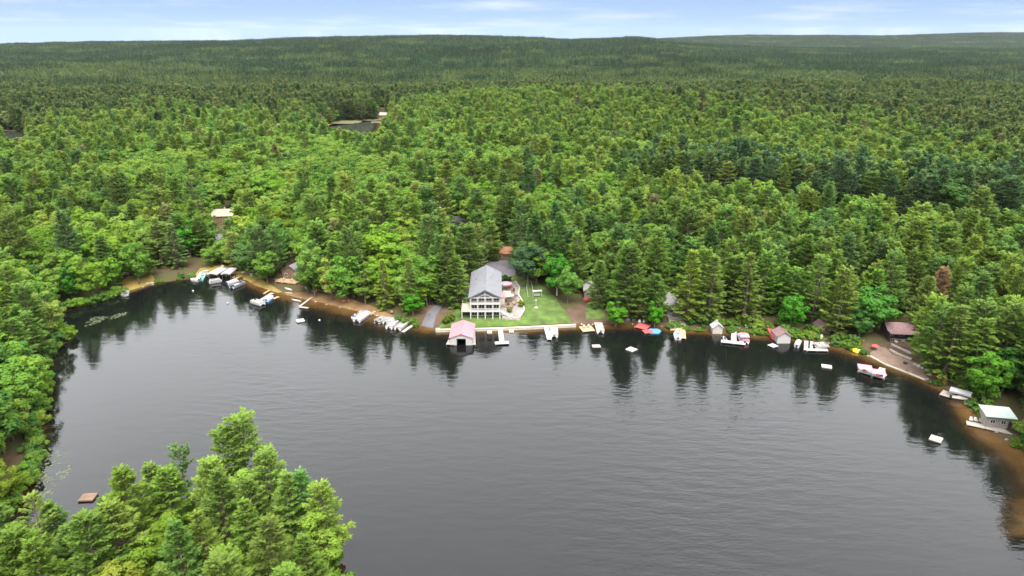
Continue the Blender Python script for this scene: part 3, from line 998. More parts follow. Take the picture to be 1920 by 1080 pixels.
special(440, 872, 15.5, 4.8, F_LEAVES[1], (0.130, 0.205, 0.034), "leafy_tree", "light leafy tree filling the foot of the tallest pine")
special(1066, 498, 14.5, 4.6, LEAVES[2], (0.075, 0.150, 0.028), "leafy_tree", "mid green leafy tree filling the lawn's right back corner")
special(1126, 492, 17.0, 4.6, PINES[1], (0.110, 0.180, 0.038), "pine_tree", "pine right of the small grey cottage with the red porch")
special(288, 408, 21.0, 6.2, SPRUCE, (0.115, 0.135, 0.034), "spruce_tree", "pale drooping spruce right of the orange lawn on the left shore")
special(318, 420, 19.0, 5.4, SPRUCE, (0.095, 0.118, 0.040), "spruce_tree", "second drooping spruce beside the left shore lawn, greyer and slimmer")
special(345, 404, 19.0, 5.4, LEAVES[1], (0.040, 0.132, 0.014), "leafy_tree", "rounded bright green tree at the shore left of the white boat dock")
special(717, 487, 18.5, 4.2, SPRUCE, (0.140, 0.160, 0.024), "spruce_tree", "yellow green spruce at the beach end above the covered boats")
special(765, 485, 19.5, 4.4, SPRUCE, (0.115, 0.140, 0.026), "spruce_tree", "tall yellow green spruce behind the bright bush by the boat ramp")
special(772, 538, 10.5, 3.9, LEAVES[1], (0.040, 0.150, 0.012), "leafy_tree", "bright green bushy tree on the bank left of the boat ramp")
special(990, 448, 19.5, 7.0, LEAVES[2], (0.040, 0.075, 0.032), "leafy_tree", "dark bluish green tree on the lawn right of the lodge")
special(1046, 470, 17.5, 6.0, LEAVES[0], (0.036, 0.128, 0.015), "leafy_tree", "bright green tree with a pale trunk at the lawn's right side", "palebark")
special(1083, 436, 23.0, 5.6, PINES[0], (0.105, 0.140, 0.026), "pine_tree", "light green pine over the small grey cottage right of the lawn")
special(1157, 562, 9.5, 4.1, LEAVES[1], (0.062, 0.168, 0.014), "leafy_tree", "bright green round bush at the water left of the red dock")
special(1231, 560, 10.5, 2.9, LEAVES[1], (0.050, 0.168, 0.012), "leafy_tree", "bright green cone shaped young tree above the blue float")
special(1298, 470, 25.0, 6.6, SPRUCE, (0.130, 0.152, 0.024), "spruce_tree", "yellow green drooping spruce right of the cottage with stone steps")
special(1340, 478, 24.0, 6.0, SPRUCE, (0.100, 0.122, 0.026), "spruce_tree", "olive spruce next to the yellow one above the white boat shed")
special(1410, 474, 24.5, 6.0, SPRUCE, (0.110, 0.128, 0.028), "spruce_tree", "tall olive spruce between the white shed and white boathouse")
special(1492, 545, 14.0, 5.0, LEAVES[0], (0.042, 0.140, 0.014), "leafy_tree", "bright green tree directly right of the white boathouse")
special(1652, 534, 16.5, 7.6, LEAVES[2], (0.044, 0.122, 0.020), "leafy_tree", "broad bright green tree left of the dark brown cabin")
special(1622, 572, 11.0, 4.6, LEAVES[0], (0.044, 0.110, 0.026), "leafy_tree", "deep green leafy tree in front of the broad green tree by the terrace")
special(1768, 504, 21.5, 4.2, PINES[3], (0.170, 0.105, 0.062), "pine_tree", "dying reddish brown pine behind the dark brown cabin")
special(1745, 520, 20.0, 4.6, PINES[1], (0.115, 0.135, 0.030), "pine_tree", "yellowish pine right in front of the reddish dying pine")
special(1800, 572, 22.5, 6.4, SPRUCE, (0.105, 0.128, 0.026), "spruce_tree", "large drooping spruce above the paved terrace on the right")
special(1868, 650, 16.0, 5.6, LEAVES[0], (0.058, 0.142, 0.016), "leafy_tree", "light green tree over the grey dock left of the metal roofed shed")
special(1905, 640, 15.0, 5.2, LEAVES[3], (0.036, 0.110, 0.018), "leafy_tree", "deep green tree behind the metal roofed shed on the right")
special(120, 492, 14.5, 4.2, LEAVES[0], (0.036, 0.120, 0.015), "leafy_tree", "deep green round tree at the head of the left cove")

_sx = np.array([t["x"] for t in TREES]); _sy = np.array([t["y"] for t in TREES]); _sr = np.array([t["rad"] for t in TREES])
SP = 6.9
gx = np.arange(-1240, 1240, SP); gy = np.arange(62, 1260, SP)
CX, CY = np.meshgrid(gx, gy)
CX = CX.ravel() + rng.uniform(-0.46, 0.46, CX.size) * SP
CY = CY.ravel() + rng.uniform(-0.46, 0.46, CY.size) * SP
ok = np.abs(CX) < 0.92 * CY + 90
CX, CY = CX[ok], CY[ok]
Z = height(CX, CY)
ok = Z > 0.12
CX, CY, Z = CX[ok], CY[ok], Z[ok]
for P in CLEAR:
    k = ~inside(P, CX, CY)
    CX, CY, Z = CX[k], CY[k], Z[k]
PX, PY, DEP = proj(CX, CY, Z + 12)
sd = edge_dist(LAKE, CX, CY)
stand = snoise(CX, CY, 85, 31) + 0.6 * snoise(CX, CY, 33, 32)
pb = 0.36 + 0.30 * stand
pb += 0.58 * np.exp(-(((PX - 560) / 330) ** 2 + ((PY - 330) / 75) ** 2)) + 0.25 * np.exp(-(((PX - 1080) / 260) ** 2 + ((PY - 330) / 60) ** 2))
pb += 0.14 * (PX < 950) * (CY > 150)
pb -= 0.22 * (PX > 1250) * (PY > 340)
pb -= 0.25 * sstep(650, 1000, CY)
pb += 0.10 * (CY < 170)
# past this line cloud shade is put into darker olive foliage, with more conifers
_bx = np.array([-300, 0, 300, 560, 700, 900, 1050, 1200, 1500, 1700, 1920, 2300]); _by = np.array([240, 236, 205, 202, 192, 182, 187, 202, 227, 243, 300, 330])
_bd = np.array([at(px, py, 22).y for px, py in zip(_bx, _by)])
BD = np.interp(PX, _bx, _bd) + 45 * snoise(CX, CY, 150, 41) + rng.normal(0, 1, len(CX)) * (20 + 0.06 * CY)
CLOUD_SHADED = CY > BD
pb -= 0.16 * CLOUD_SHADED
pb -= 0.25 * (PX > 1230) * (sd < 45)
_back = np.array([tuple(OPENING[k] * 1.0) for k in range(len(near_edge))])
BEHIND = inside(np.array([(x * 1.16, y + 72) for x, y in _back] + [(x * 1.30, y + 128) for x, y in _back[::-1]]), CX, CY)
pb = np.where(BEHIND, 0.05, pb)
u_b = rng.uniform(0, 1, len(CX))
gapn = snoise(CX, CY, 26, 51) * 0.75 + rng.normal(0, 0.28, len(CX))
hue = rng.uniform(0, 1, len(CX)) * 0.55 + 0.45 * (0.5 + 0.5 * snoise(CX, CY, 120, 33))
for i in range(len(CX)):
    x, y, z = CX[i], CY[i], Z[i]
    if y < 420:
        dx_ = np.abs(x - _sx * y / _sy); dy_ = _sy - y
        if (((x - _sx) ** 2 + (y - _sy) ** 2).min() < 14) or (y > 128 and ((dx_ < 0.95 * _sr + 1.0) & (dy_ > 0) & (dy_ < 15)).any()):
            continue
    fg = y < 128 and x < 0
    if fg: hue[i] = min(1, hue[i] * 0.75 + 0.28)
    if BEHIND[i]: hue[i] *= 0.2  # darker hue paints in the shade on the belt behind the opening
    leaf = u_b[i] < pb[i]
    if not fg and sd[i] > 12 and gapn[i] > 0.95: continue
    if leaf:
        proto = rnd.choice(F_LEAVES if fg else LEAVES)
        h = rnd.uniform(15, 22) if not fg else rnd.uniform(10, 16)
    else:
        proto = rnd.choice(F_PINES if fg else PINES)
        h = rnd.uniform(19, 27) if not fg else rnd.uniform(14, 20)
    if not fg: h *= rnd.uniform(0.80, 1.14)
    if sd[i] < 14: h *= rnd.uniform(0.80, 1.0)
    p0 = PROTO[proto]
    rad = p0["rad"] * (0.45 + 0.55 * h / p0["h"]) * rnd.uniform(1.18, 1.58)
    good = False
    for k in (1.0, 0.82, 0.64, 0.46, 0.32):
        if blocked(x, y, z, h * k, rad * (0.35 + 0.65 * k)) < (0.22 if x < -60 and y < 215 else 0.30 if fg else 0.08):
            good = True
            break
    if not good:
        continue
    if k < 0.5 and rnd.random() < 0.35:
        continue
    TREES.append(dict(x=x, y=y, z=z, h=h * k, rad=rad * (0.35 + 0.65 * k), kind=p0["kind"], proto=proto, hue=hue[i], special=None, bark="bark", rz=rnd.uniform(0, 6.28), sd=sd[i], fg=fg, olive=bool(CLOUD_SHADED[i]) and not BEHIND[i], dark=bool(BEHIND[i])))

# the trees that show largest are things of their own
for t in TREES:
    px, py, dp = proj(t["x"], t["y"], t["z"] + t["h"] * 0.6)
    t["px"], t["py"], t["dp"] = float(px), float(py), float(dp)
    vis = -40 < px < 1960 and py < 1130
    t["score"] = (t["h"] / dp * (1.25 if t.get("sd", 0) < 16 else 1.0) + (0.5 if t["special"] else 0) + (0.3 if t.get("fg") else 0)) if vis else -1
solo = set()
for kind in ("pine", "leaf"):
    idx = [i for i, t in enumerate(TREES) if t["kind"] == kind and t["score"] > 0]
    idx.sort(key=lambda i: -TREES[i]["score"])
    solo.update(idx[:292])
for i, t in enumerate(TREES):
    if t.get("fg") or t["special"]: solo.add(i)


def where(t):
    px, py = t["px"], t["py"]
    if t["y"] < 128 and px < 700:
        return "on the lower left point" + (", left part" if px < 220 else ", middle part" if px < 430 else ", right part"), "trees on the wooded point"
    if px < 140 and t["y"] < 215:
        return "on the near left bank" + (", upper part" if py < 690 else ", middle part" if py < 840 else ", lower part"), "trees on the left bank"
    lo = 0
    for lim, a, b in ((225, "around the far left inlet", "trees at the left inlet"),
                      (360, "behind the left lawn", "trees behind the orange lawn"),
                      (500, "behind the white covered boats", "trees behind the covered boats"),
                      (600, "around the tan deck cabin", "trees around the tan deck cabin"),
                      (790, "behind the brown sand beach", "trees behind the beach"),
                      (960, "behind the white lodge", "trees around the white lodge"),
                      (1110, "right of the lodge lawn", "trees behind the lawn"),
                      (1250, "behind the red dock", "trees behind the red dock"),
                      (1430, "behind the boat shed", "trees behind the boat shed"),
                      (1570, "behind the white boathouse", "trees behind the white boathouse"),
                      (1740, "around the dark brown cabin", "trees around the dark cabin"),
                      (9999, "on the right bank", "trees on the right bank")):
        if px < lim:
            f = (px - lo) / (min(lim, 1930) - lo)
            return a + (", left part" if f < 0.33 else ", middle part" if f < 0.66 else ", right part"), b
        lo = lim


for i in sorted(solo):
    t = TREES[i]
    pr = PROTO[t["proto"]]
    w, grp = where(t)
    if t["special"]:
        name, label = t["special"]; color = t["col"]; grp = None
    else:
        G = GREENS if t["kind"] == "pine" else LGREENS
        q = min(3, int(t["hue"] * 3.99))
        cname, c = G[q]
        j = [rnd.uniform(0.88, 1.12), rnd.uniform(0.93, 1.07), rnd.uniform(0.85, 1.15)]
        color = tuple(a * b for a, b in zip(c, j))
        if t.get('sd', 99) < 30 and not t.get('fg'): color = tuple(a * 1.12 for a in color)
        if t.get('fg'): color = tuple(a * b for a, b in zip(color, (0.86, 0.92, 0.92)))
        if t.get('fg') and t['kind'] == 'leaf': color = (color[0] * 1.18, color[1] * 0.95, color[2] * 0.9)
        size = "low" if t["h"] < 9 else ("tall" if t["h"] > 19 else "medium")
        name = "pine_tree" if t["kind"] == "pine" else "leafy_tree"
        sdd = t.get("sd", 99)
        row = "at the water's edge " if sdd < 12 else "in the front row " if sdd < 24 else "in the second row " if sdd < 40 else ""
        wide = "broad " if t["rad"] / t["h"] > 0.30 else "slim " if t["rad"] / t["h"] < 0.245 else ""
        if t.get('fg') or sdd < 40: size = size if size != 'medium' else 'mid-sized'
        label = f"{size} {wide}{cname} {'pine' if t['kind'] == 'pine' else 'leafy tree'} {row}{w}"
    if len(label.split()) > 16: label = label.replace(wide, "") if not t["special"] else label
    root = empty(name, (t["x"], t["y"], t["z"] - 0.1), t["rz"])
    s = t["rad"] / pr["rad"]; sz = t["h"] / pr["h"]
    root.scale = (s, s, sz)
    root.rotation_euler = (rnd.gauss(0, 0.02), rnd.gauss(0, 0.02), t["rz"])
    tag(root, label, "tree", grp or "single trees along the shore")
    tm = pr["trunk"]
    if t["bark"] != "bark":
        tm = tm.copy(); tm.materials[0] = M[t["bark"]]
    link_mesh("trunk", tm, root)
    cr = link_mesh("crown", pr["crown"], root)
    cr.color = (*[k * (1.35 if t["special"] else 1.0) for k in color], 1)


# low bushes that hang over the natural banks
BARE = [poly_at(p) for p in ([(560, 540), (745, 600), (745, 620), (540, 570)], [(788, 600), (1085, 590), (1085, 640), (788, 640)], [(226, 560), (226, 510), (292, 510), (292, 545)],
                             [(360, 535), (370, 495), (500, 520), (560, 560), (480, 560)], [(1625, 690), (1640, 650), (1760, 700), (1740, 730)], [(1090, 600), (1140, 600), (1140, 625), (1090, 625)],
                             [(1845, 815), (1850, 760), (1912, 770), (1905, 838)], [(1760, 720), (1815, 735), (1815, 770), (1770, 750)], [(1180, 595), (1250, 600), (1250, 630), (1180, 630)])]
_n = len(SHORE_PX)
ring = [tuple(at(px, py))[:2] for px, py in SHORE_PX] 
ring2 = [tuple(at(px, py))[:2] for px, py in POINT_PX]
nsh = 0
for line in (ring, ring2):
    for (ax, ay), (bx, by) in zip(line, line[1:]):
        ln = math.hypot(bx - ax, by - ay); m = int(ln / 2.6) + 1
        for q in range(m):
            f = (q + rnd.random()) / m
            x, y = ax + (bx - ax) * f + rnd.uniform(-1.2, 1.2), ay + (by - ay) * f + rnd.uniform(-1.2, 1.2)
            px, py, _ = proj(x, y, 0)
            if not (-60 < px < 1990 and py < 1180) or any(inside(P, np.array([x]), np.array([y]))[0] for P in BARE): continue
            natural = px < 228 or py > 900 or line is ring2
            if not natural and rnd.random() < 0.2: continue
            z = gz(x, y)
            if z < -0.35 or z > 1.2: continue
            pr = PROTO[rnd.choice(SHRUBS)]
            s = rnd.uniform(0.65, 1.25) * (1.15 if natural else 0.72)
            cname, c = LGREENS[rnd.choice([0, 1, 1, 2])]
            root = empty("shrub", (x, y, max(z, -0.1)), rnd.uniform(0, 6.28)); root.scale = (s, s, s)
            w, _g = where(dict(px=float(px), py=float(py), y=y))
            tag(root, f"low {cname} bush at the waterline {w}", "shrub", "bushes along the waterline")
            tk_ = link_mesh("stem", pr["trunk"], root)
            cr = link_mesh("crown", pr["crown"], root); cr.color = (*[k * rnd.uniform(0.9, 1.1) for k in c], 1)
            nsh += 1
            if 1140 < px < 1640 or px > 1745:
                for _k in range(2):
                    x2, y2 = x + rnd.uniform(-2, 2) + (2.5 if px > 1745 else 0), y + rnd.uniform(2.0, 8.0)
                    if gz(x2, y2) < 0.1: continue
                    if any(inside(P, np.array([x2]), np.array([y2]))[0] for P in BARE + CLEAR[5:]): continue
                    s2 = rnd.uniform(0.55, 1.05)
                    if blocked(x2, y2, gz(x2, y2), 3.0 * s2, 1.6 * s2) > 0.3: continue
                    pr2 = PROTO[rnd.choice(SHRUBS)]; cn2, c2 = LGREENS[rnd.choice([0, 0, 1, 1, 3])]
                    r2 = empty("shrub", (x2, y2, gz(x2, y2)), rnd.uniform(0, 6.28)); r2.scale = (s2, s2, s2)
                    tag(r2, f"low {cn2} bush on the bank {w}", "shrub", "bushes on the bank")
                    link_mesh("stem", pr2["trunk"], r2); cr2 = link_mesh("crown", pr2["crown"], r2); cr2.color = (*[k * rnd.uniform(0.85, 1.05) for k in c2], 1)
# stones along the natural waterline
for (ax, ay), (bx, by) in zip(ring, ring[1:]):
    m = int(math.hypot(bx - ax, by - ay) / 5.5) + 1
    for q in range(m):
        f = (q + rnd.random()) / m
        x, y = ax + (bx - ax) * f + rnd.uniform(-0.6, 0.6), ay + (by - ay) * f + rnd.uniform(-0.8, 0.5)
        px, py, _ = proj(x, y, 0)
        if not (240 < px < 1930) or 780 < px < 1085 or rnd.random() < 0.35: continue
        bm = bmesh.new(); bmesh.ops.create_icosphere(bm, subdivisions=1, radius=1)
        for v in bm.verts:
            v.co *= rnd.uniform(0.75, 1.15); v.co.z *= 0.6
        me = bpy.data.meshes.new("stone"); bm.to_mesh(me); bm.free(); me.materials.append(M["stone"] if rnd.random() < 0.6 else M["palestone"])
        o = link_mesh("stone", me); s = rnd.uniform(0.25, 0.6); o.scale = (s, s, s); o.location = (x, y, max(gz(x, y), -0.1) + 0.05); o.rotation_euler = (0, 0, rnd.uniform(0, 6))
        w, _g = where(dict(px=float(px), py=float(py), y=y))
        tag(o, f"small {'grey' if me.materials[0] == M['stone'] else 'pale'} stone at the waterline {w}", "stone", "stones along the waterline")
print("shrubs", nsh)

# ------------------------------------------------------------------ the rest of the forest: one mass
def scatter(name, pts, rot, scl, pid, coll):
    me = bpy.data.meshes.new(name)
    me.vertices.add(len(pts)); me.vertices.foreach_set("co", np.asarray(pts, np.float32).ravel())
    for an, ty, arr in (("rot", 'FLOAT_VECTOR', rot), ("scl", 'FLOAT_VECTOR', scl)):
        a = me.attributes.new(an, ty, 'POINT'); a.data.foreach_set("vector", np.asarray(arr, np.float32).ravel())
    a = me.attributes.new("pid", 'INT', 'POINT'); a.data.foreach_set("value", np.asarray(pid, np.int32))
    o = link_mesh(name, me)
    ng = bpy.data.node_groups.new(name + "_nodes", 'GeometryNodeTree')
    ng.interface.new_socket("Geometry", in_out='INPUT', socket_type='NodeSocketGeometry')
    ng.interface.new_socket("Geometry", in_out='OUTPUT', socket_type='NodeSocketGeometry')
    A = ng.nodes.new
    gi, go = A("NodeGroupInput"), A("NodeGroupOutput")
    iop = A("GeometryNodeInstanceOnPoints")
    ci = A("GeometryNodeCollectionInfo"); ci.inputs["Collection"].default_value = coll
    ci.inputs["Separate Children"].default_value = True; ci.inputs["Reset Children"].default_value = True
    def na(nm, ty):
        n = A("GeometryNodeInputNamedAttribute"); n.data_type = ty; n.inputs["Name"].default_value = nm
        return n.outputs["Attribute"]
    e2r = A("FunctionNodeEulerToRotation")
    K = ng.links.new
    K(gi.outputs[0], iop.inputs["Points"]); K(ci.outputs[0], iop.inputs["Instance"])
    iop.inputs["Pick Instance"].default_value = True
    K(na("pid", 'INT'), iop.inputs["Instance Index"])
    K(na("rot", 'FLOAT_VECTOR'), e2r.inputs[0]); K(e2r.outputs[0], iop.inputs["Rotation"])
    K(na("scl", 'FLOAT_VECTOR'), iop.inputs["Scale"])
    K(iop.outputs[0], go.inputs[0])
    md = o.modifiers.new("instances", 'NODES'); md.node_group = ng
    return tag(o, kind="stuff")


def proto_collection(name, meshes):
    c = bpy.data.collections.new(name)
    for k, me in enumerate(meshes):
        c.objects.link(bpy.data.objects.new(f"{name}_{k:02d}", me))
    return c


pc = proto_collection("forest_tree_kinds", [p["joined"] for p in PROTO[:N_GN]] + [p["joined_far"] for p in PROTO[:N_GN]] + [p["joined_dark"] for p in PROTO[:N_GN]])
remap = {F_PINES[0]: PINES[0], F_PINES[1]: PINES[1], F_PINES[2]: PINES[3], F_LEAVES[0]: LEAVES[0], F_LEAVES[1]: LEAVES[1]}
pts, rot, scl, pid = [], [], [], []
for i, t in enumerate(TREES):
    if i in solo: continue
    p = remap.get(t["proto"], t["proto"]); pr = PROTO[p]
    pts.append((t["x"], t["y"], t["z"] - 0.1)); rot.append((rnd.gauss(0, 0.02), rnd.gauss(0, 0.02), t["rz"]))
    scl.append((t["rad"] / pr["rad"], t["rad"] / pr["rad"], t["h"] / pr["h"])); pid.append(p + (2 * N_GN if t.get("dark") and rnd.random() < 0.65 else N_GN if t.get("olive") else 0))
fo = scatter("forest", pts, rot, scl, pid, pc)
print("TREES", len(TREES), "solo", len(solo), "mass", len(pts))


# far forest: stands of simple trees
def stand_mesh(seed, material, size=66.0, n=72):
    g = np.random.default_rng(seed)
    V, LV, TV = [], [], []
    k = int(math.sqrt(n)); st = size / k
    for a in range(k):
        for b in range(k):
            x = (a + 0.5 + g.uniform(-0.45, 0.45)) * st - size / 2; y = (b + 0.5 + g.uniform(-0.45, 0.45)) * st - size / 2
            pine = g.uniform() < 0.7
            h = g.uniform(13, 26) if pine else g.uniform(13, 21); r = g.uniform(3.6, 5.6) if pine else g.uniform(4.4, 6.4)
            m = 60
            t = g.uniform(0.25, 1, m); az = g.uniform(0, 6.283, m)
            pr = (1 - t) ** 0.7 if pine else np.sqrt(np.clip(1 - ((t - 0.6) / 0.41) ** 2, 0.02, 1))
            rr = r * pr * g.uniform(0.6, 1.0, m)
            C = np.column_stack([x + rr * np.cos(az), y + rr * np.sin(az), h * t])
            nrm = unit(np.column_stack([np.cos(az), np.sin(az), np.full(m, 0.75 if pine else 0.3) + (t - 0.5) * 1.2]) + g.normal(0, 0.35, (m, 3)))
            s = unit(np.cross(nrm, g.normal(0, 1, (m, 3)))); u = np.cross(nrm, s)
            sz = g.uniform(1.0, 1.8, m)[:, None] * (0.55 + 0.45 * pr[:, None])
            V.append(np.stack([C + s * sz, C - s * sz * 0.5 + u * sz * 0.85, C - s * sz * 0.5 - u * sz * 0.85], 1).reshape(-1, 3))
            LV.append(g.uniform(0.2, 0.8, m)); TV.append(np.full(m, np.clip(g.uniform(0, 1) + (0.12 if not pine else -0.05), 0, 1)))
    V = np.concatenate(V); lv = np.concatenate(LV); tv = np.concatenate(TV)
    return cloud_mesh("far_stand", V, np.zeros(len(lv)), lv, material, extra=("treevar", tv))


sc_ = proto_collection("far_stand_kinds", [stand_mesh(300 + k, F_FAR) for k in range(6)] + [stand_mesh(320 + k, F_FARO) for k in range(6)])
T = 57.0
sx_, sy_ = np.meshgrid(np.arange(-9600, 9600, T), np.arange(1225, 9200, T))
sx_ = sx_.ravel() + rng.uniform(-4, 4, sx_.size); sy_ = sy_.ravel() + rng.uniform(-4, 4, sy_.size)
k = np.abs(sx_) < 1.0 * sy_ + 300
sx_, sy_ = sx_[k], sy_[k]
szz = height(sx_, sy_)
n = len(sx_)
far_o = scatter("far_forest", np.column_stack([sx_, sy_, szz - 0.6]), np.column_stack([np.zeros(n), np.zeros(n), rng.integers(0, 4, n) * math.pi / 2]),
                np.column_stack([np.ones(n), np.ones(n), rng.uniform(0.85, 1.15, n)]), rng.integers(0, 6, n) + 6 * (rng.uniform(0, 1, n) + 0.45 * snoise(sx_ * 0.5, sy_, 500, 61) > sstep(1150, 2700, sy_)), sc_)  # stands with the painted cloud shade grow more common with distance
print("far stands", n)

# ------------------------------------------------------------------ builders for the things on the shore
def axis(a, b, z=0.0):
    """Midpoint, heading and length between two pixels on a level z."""
    A, B = at(*a, z), at(*b, z)
    d = B - A
    return (A + B) / 2, math.atan2(d.y, d.x), d.length


def window(parent, x0, x1, z0, z1, y, nx=1, wall_mat=None, axis_="y", s=-1):
    """Frame (a part) with its pane (a sub-part), standing on the plane y (or x) and facing s."""
    fr, t = MB(), 0.12
    def bx(mb, a0, a1, c0, c1, d0, d1):
        if axis_ == "y": mb.box(a0, a1, min(d0, d1), max(d0, d1), c0, c1)
        else: mb.box(min(d0, d1), max(d0, d1), a0, a1, c0, c1)
    o = y + s * 0.07
    bx(fr, x0, x1, z0, z0 + t, y, o); bx(fr, x0, x1, z1 - t, z1, y, o)
    bx(fr, x0, x0 + t, z0 + t, z1 - t, y, o); bx(fr, x1 - t, x1, z0 + t, z1 - t, y, o)
    for k in range(1, nx):
        xm = x0 + (x1 - x0) * k / nx
        bx(fr, xm - 0.05, xm + 0.05, z0 + t, z1 - t, y, o)
    f = fr.build("window", M["trim"], parent)
    p = MB(); bx(p, x0 + t, x1 - t, z0 + t, z1 - t, y + s * 0.003, y + s * 0.03)
    p.build("pane", M["glass"], f)
    return f


def gable_roof(parent, x0, x1, y0, y1, ze, zr, material, along="y", over=0.45, th=0.18, name="roof"):
    mb = MB()
    if along == "y":
        xm = (x0 + x1) / 2; k = (zr - ze) / ((x1 - x0) / 2)
        a, b = x0 - over, x1 + over; za = ze - k * over
        mb.prism([(a, za), (xm, zr), (b, za), (b, za + th), (xm, zr + th), (a, za + th)], y0 - over, y1 + over)
    else:
        ym = (y0 + y1) / 2; k = (zr - ze) / ((y1 - y0) / 2)
        a, b = y0 - over, y1 + over; za = ze - k * over
        mb.prismx([(a, za), (ym, zr), (b, za), (b, za + th), (ym, zr + th), (a, za + th)], x0 - over, x1 + over)
    return mb.build(name, material, parent)


def gable_wall(parent, x0, x1, y0, y1, z0, ze, zr, material, along="y"):
    mb = MB()
    if along == "y":
        mb.prism([(x0, z0), (x1, z0), (x1, ze), ((x0 + x1) / 2, zr), (x0, ze)], y0, y1)
    else:
        mb.prismx([(y0, z0), (y1, z0), (y1, ze), ((y0 + y1) / 2, zr), (y0, ze)], x0, x1)
    return mb.build("wall", material, parent)


def railing_panel(parent, a, b, z0, z1, material, n=8, name="railing"):
    mb = MB(); a, b = Vector(a), Vector(b)
    up = lambda z: Vector((0, 0, z))
    mb.bar(a + up(z1), b + up(z1), 0.06); mb.bar(a + up(z0 + 0.12), b + up(z0 + 0.12), 0.04)
    for k in range(n + 1):
        p = a.lerp(b, k / n); mb.bar(p + up(z0), p + up(z1 - 0.06), 0.035)
    return mb.build(name, material, parent)


def cottage(name, loc, rz, w, d, hw, hr, wall, roof, label, along="y", wins=(), chimney=False, door=None, cat="cottage", base=-1.2):
    r = empty(name, loc, rz)
    tag(r, label, cat)
    gable_wall(r, -w / 2, w / 2, 0, d, base, hw, hr, M[wall], along)
    ro = gable_roof(r, -w / 2, w / 2, 0, d, hw + 0.02, hr + 0.02, M[roof], along)
    if chimney:
        MB().box(w * 0.15, w * 0.15 + 0.8, d * 0.5, d * 0.5 + 0.8, hw, hr + 1.0).build("chimney", M["stone"], ro)
    for x0, x1, z0, z1 in wins:
        window(r, x0, x1, z0, z1, 0.0, 2)
    if door:
        x0, x1, z0, z1 = door
        dd = MB().box(x0, x1, -0.06, 0, z0, z1).build("door", M["log"], r)
        MB().box(x1 - 0.18, x1 - 0.10, -0.12, -0.06, (z0 + z1) / 2, (z0 + z1) / 2 + 0.12).build("handle", M["alu"], dd)
    return r


def pontoon_boat(a, b, label, canopy=None, cover=None, seatm="vinyl", rail="alu", group=None, width=2.6, z=0.0, deckm="carpet"):
    mid, rz, Ln = axis(a, b)
    Ln = max(5.0, min(Ln, 8.5))
    r = empty("pontoon_boat", (mid.x, mid.y, z), rz); h = Ln / 2; w = width / 2
    tag(r, label, "boat", group)
    for s in (-1, 1):
        rings = []
        for x, q in ((-h, 0.26), (-h + 0.1, 0.30), (h - 1.0, 0.30), (h - 0.4, 0.20), (h, 0.03)):
            rings.append([(x, s * (w - 0.4) + q * math.cos(t), 0.12 + q * math.sin(t)) for t in np.linspace(0, 2 * math.pi, 8, endpoint=False)])
        MB().loft(rings).build("pontoon", M["alu"], r, True)
    MB().box(-h + 0.1, h - 0.3, -w, w, 0.44, 0.56).build("deck", M[deckm], r)
    if cover:
        pts = []
        for x in (-h + 0.25, -h + 0.6, 0, h - 1.0, h - 0.55):
            top = 1.55 if abs(x) < h - 0.9 else 1.25
            pts.append([(x, -w - 0.04, 0.62), (x, -w - 0.02, 1.05), (x, -w * 0.5, top - 0.1), (x, 0, top), (x, w * 0.5, top - 0.1), (x, w + 0.02, 1.05), (x, w + 0.04, 0.62)])
        MB().loft(pts).build("cover", M[cover], r)
    else:
        for s in (-1, 1):
            MB().box(-h + 0.3, h - 0.7, s * w - 0.04, s * w + 0.04, 0.57, 1.22).build("railing", M[rail], r)
        MB().box(h - 0.78, h - 0.70, -w + 0.05, w - 0.05, 0.57, 1.22).build("railing", M[rail], r)
        MB().box(h - 2.4, h - 0.85, -w + 0.1, -w + 0.75, 0.57, 1.0).build("seat", M[seatm], r)
        MB().box(h - 2.4, h - 0.85, w - 0.75, w - 0.1, 0.57, 1.0).build("seat", M[seatm], r)
        bs = MB().box(-h + 0.4, -h + 1.05, -w + 0.1, w - 0.9, 0.57, 1.0).build("seat", M[seatm], r)
        MB().box(-h + 0.4, -h + 0.58, -w + 0.1, w - 0.9, 1.0, 1.4).build("backrest", M[seatm], bs)
        MB().prism([(-0.35, 0.57), (0.25, 0.57), (0.1, 1.35), (-0.2, 1.35)], -w + 0.15, -w + 0.95).build("console", M["white"], r)
        if canopy:
            c0, c1 = -h + 0.5, h - 2.6
            pts = [[(x, -w + 0.05, 2.25 - e), (x, -w * 0.5, 2.40 - e), (x, w * 0.5, 2.40 - e), (x, w - 0.05, 2.25 - e), (x, w - 0.05, 2.19 - e), (x, -w + 0.05, 2.19 - e)] for x, e in ((c0, 0.12), (c0 + 0.5, 0), (c1 - 0.5, 0), (c1, 0.12))]
            MB().loft(pts).build("canopy", M[canopy], r)
            fr = MB()
            for s in (-1, 1):
                m = (c0 + c1) / 2
                for x in (c0 + 0.3, m, c1 - 0.3): fr.bar((m, s * (w - 0.02), 1.0), (x, s * (w - 0.06), 2.2), 0.025)
            fr.build("canopy_frame", M["alu"], r)
    mo = MB().box(-h - 0.45, -h + 0.02, -0.22, 0.22, 0.55, 1.15).build("motor", M["dark"], r)
    MB().box(-h - 0.35, -h - 0.12, -0.08, 0.08, -0.4, 0.55).build("motor_leg", M["dark"], mo)
    return r


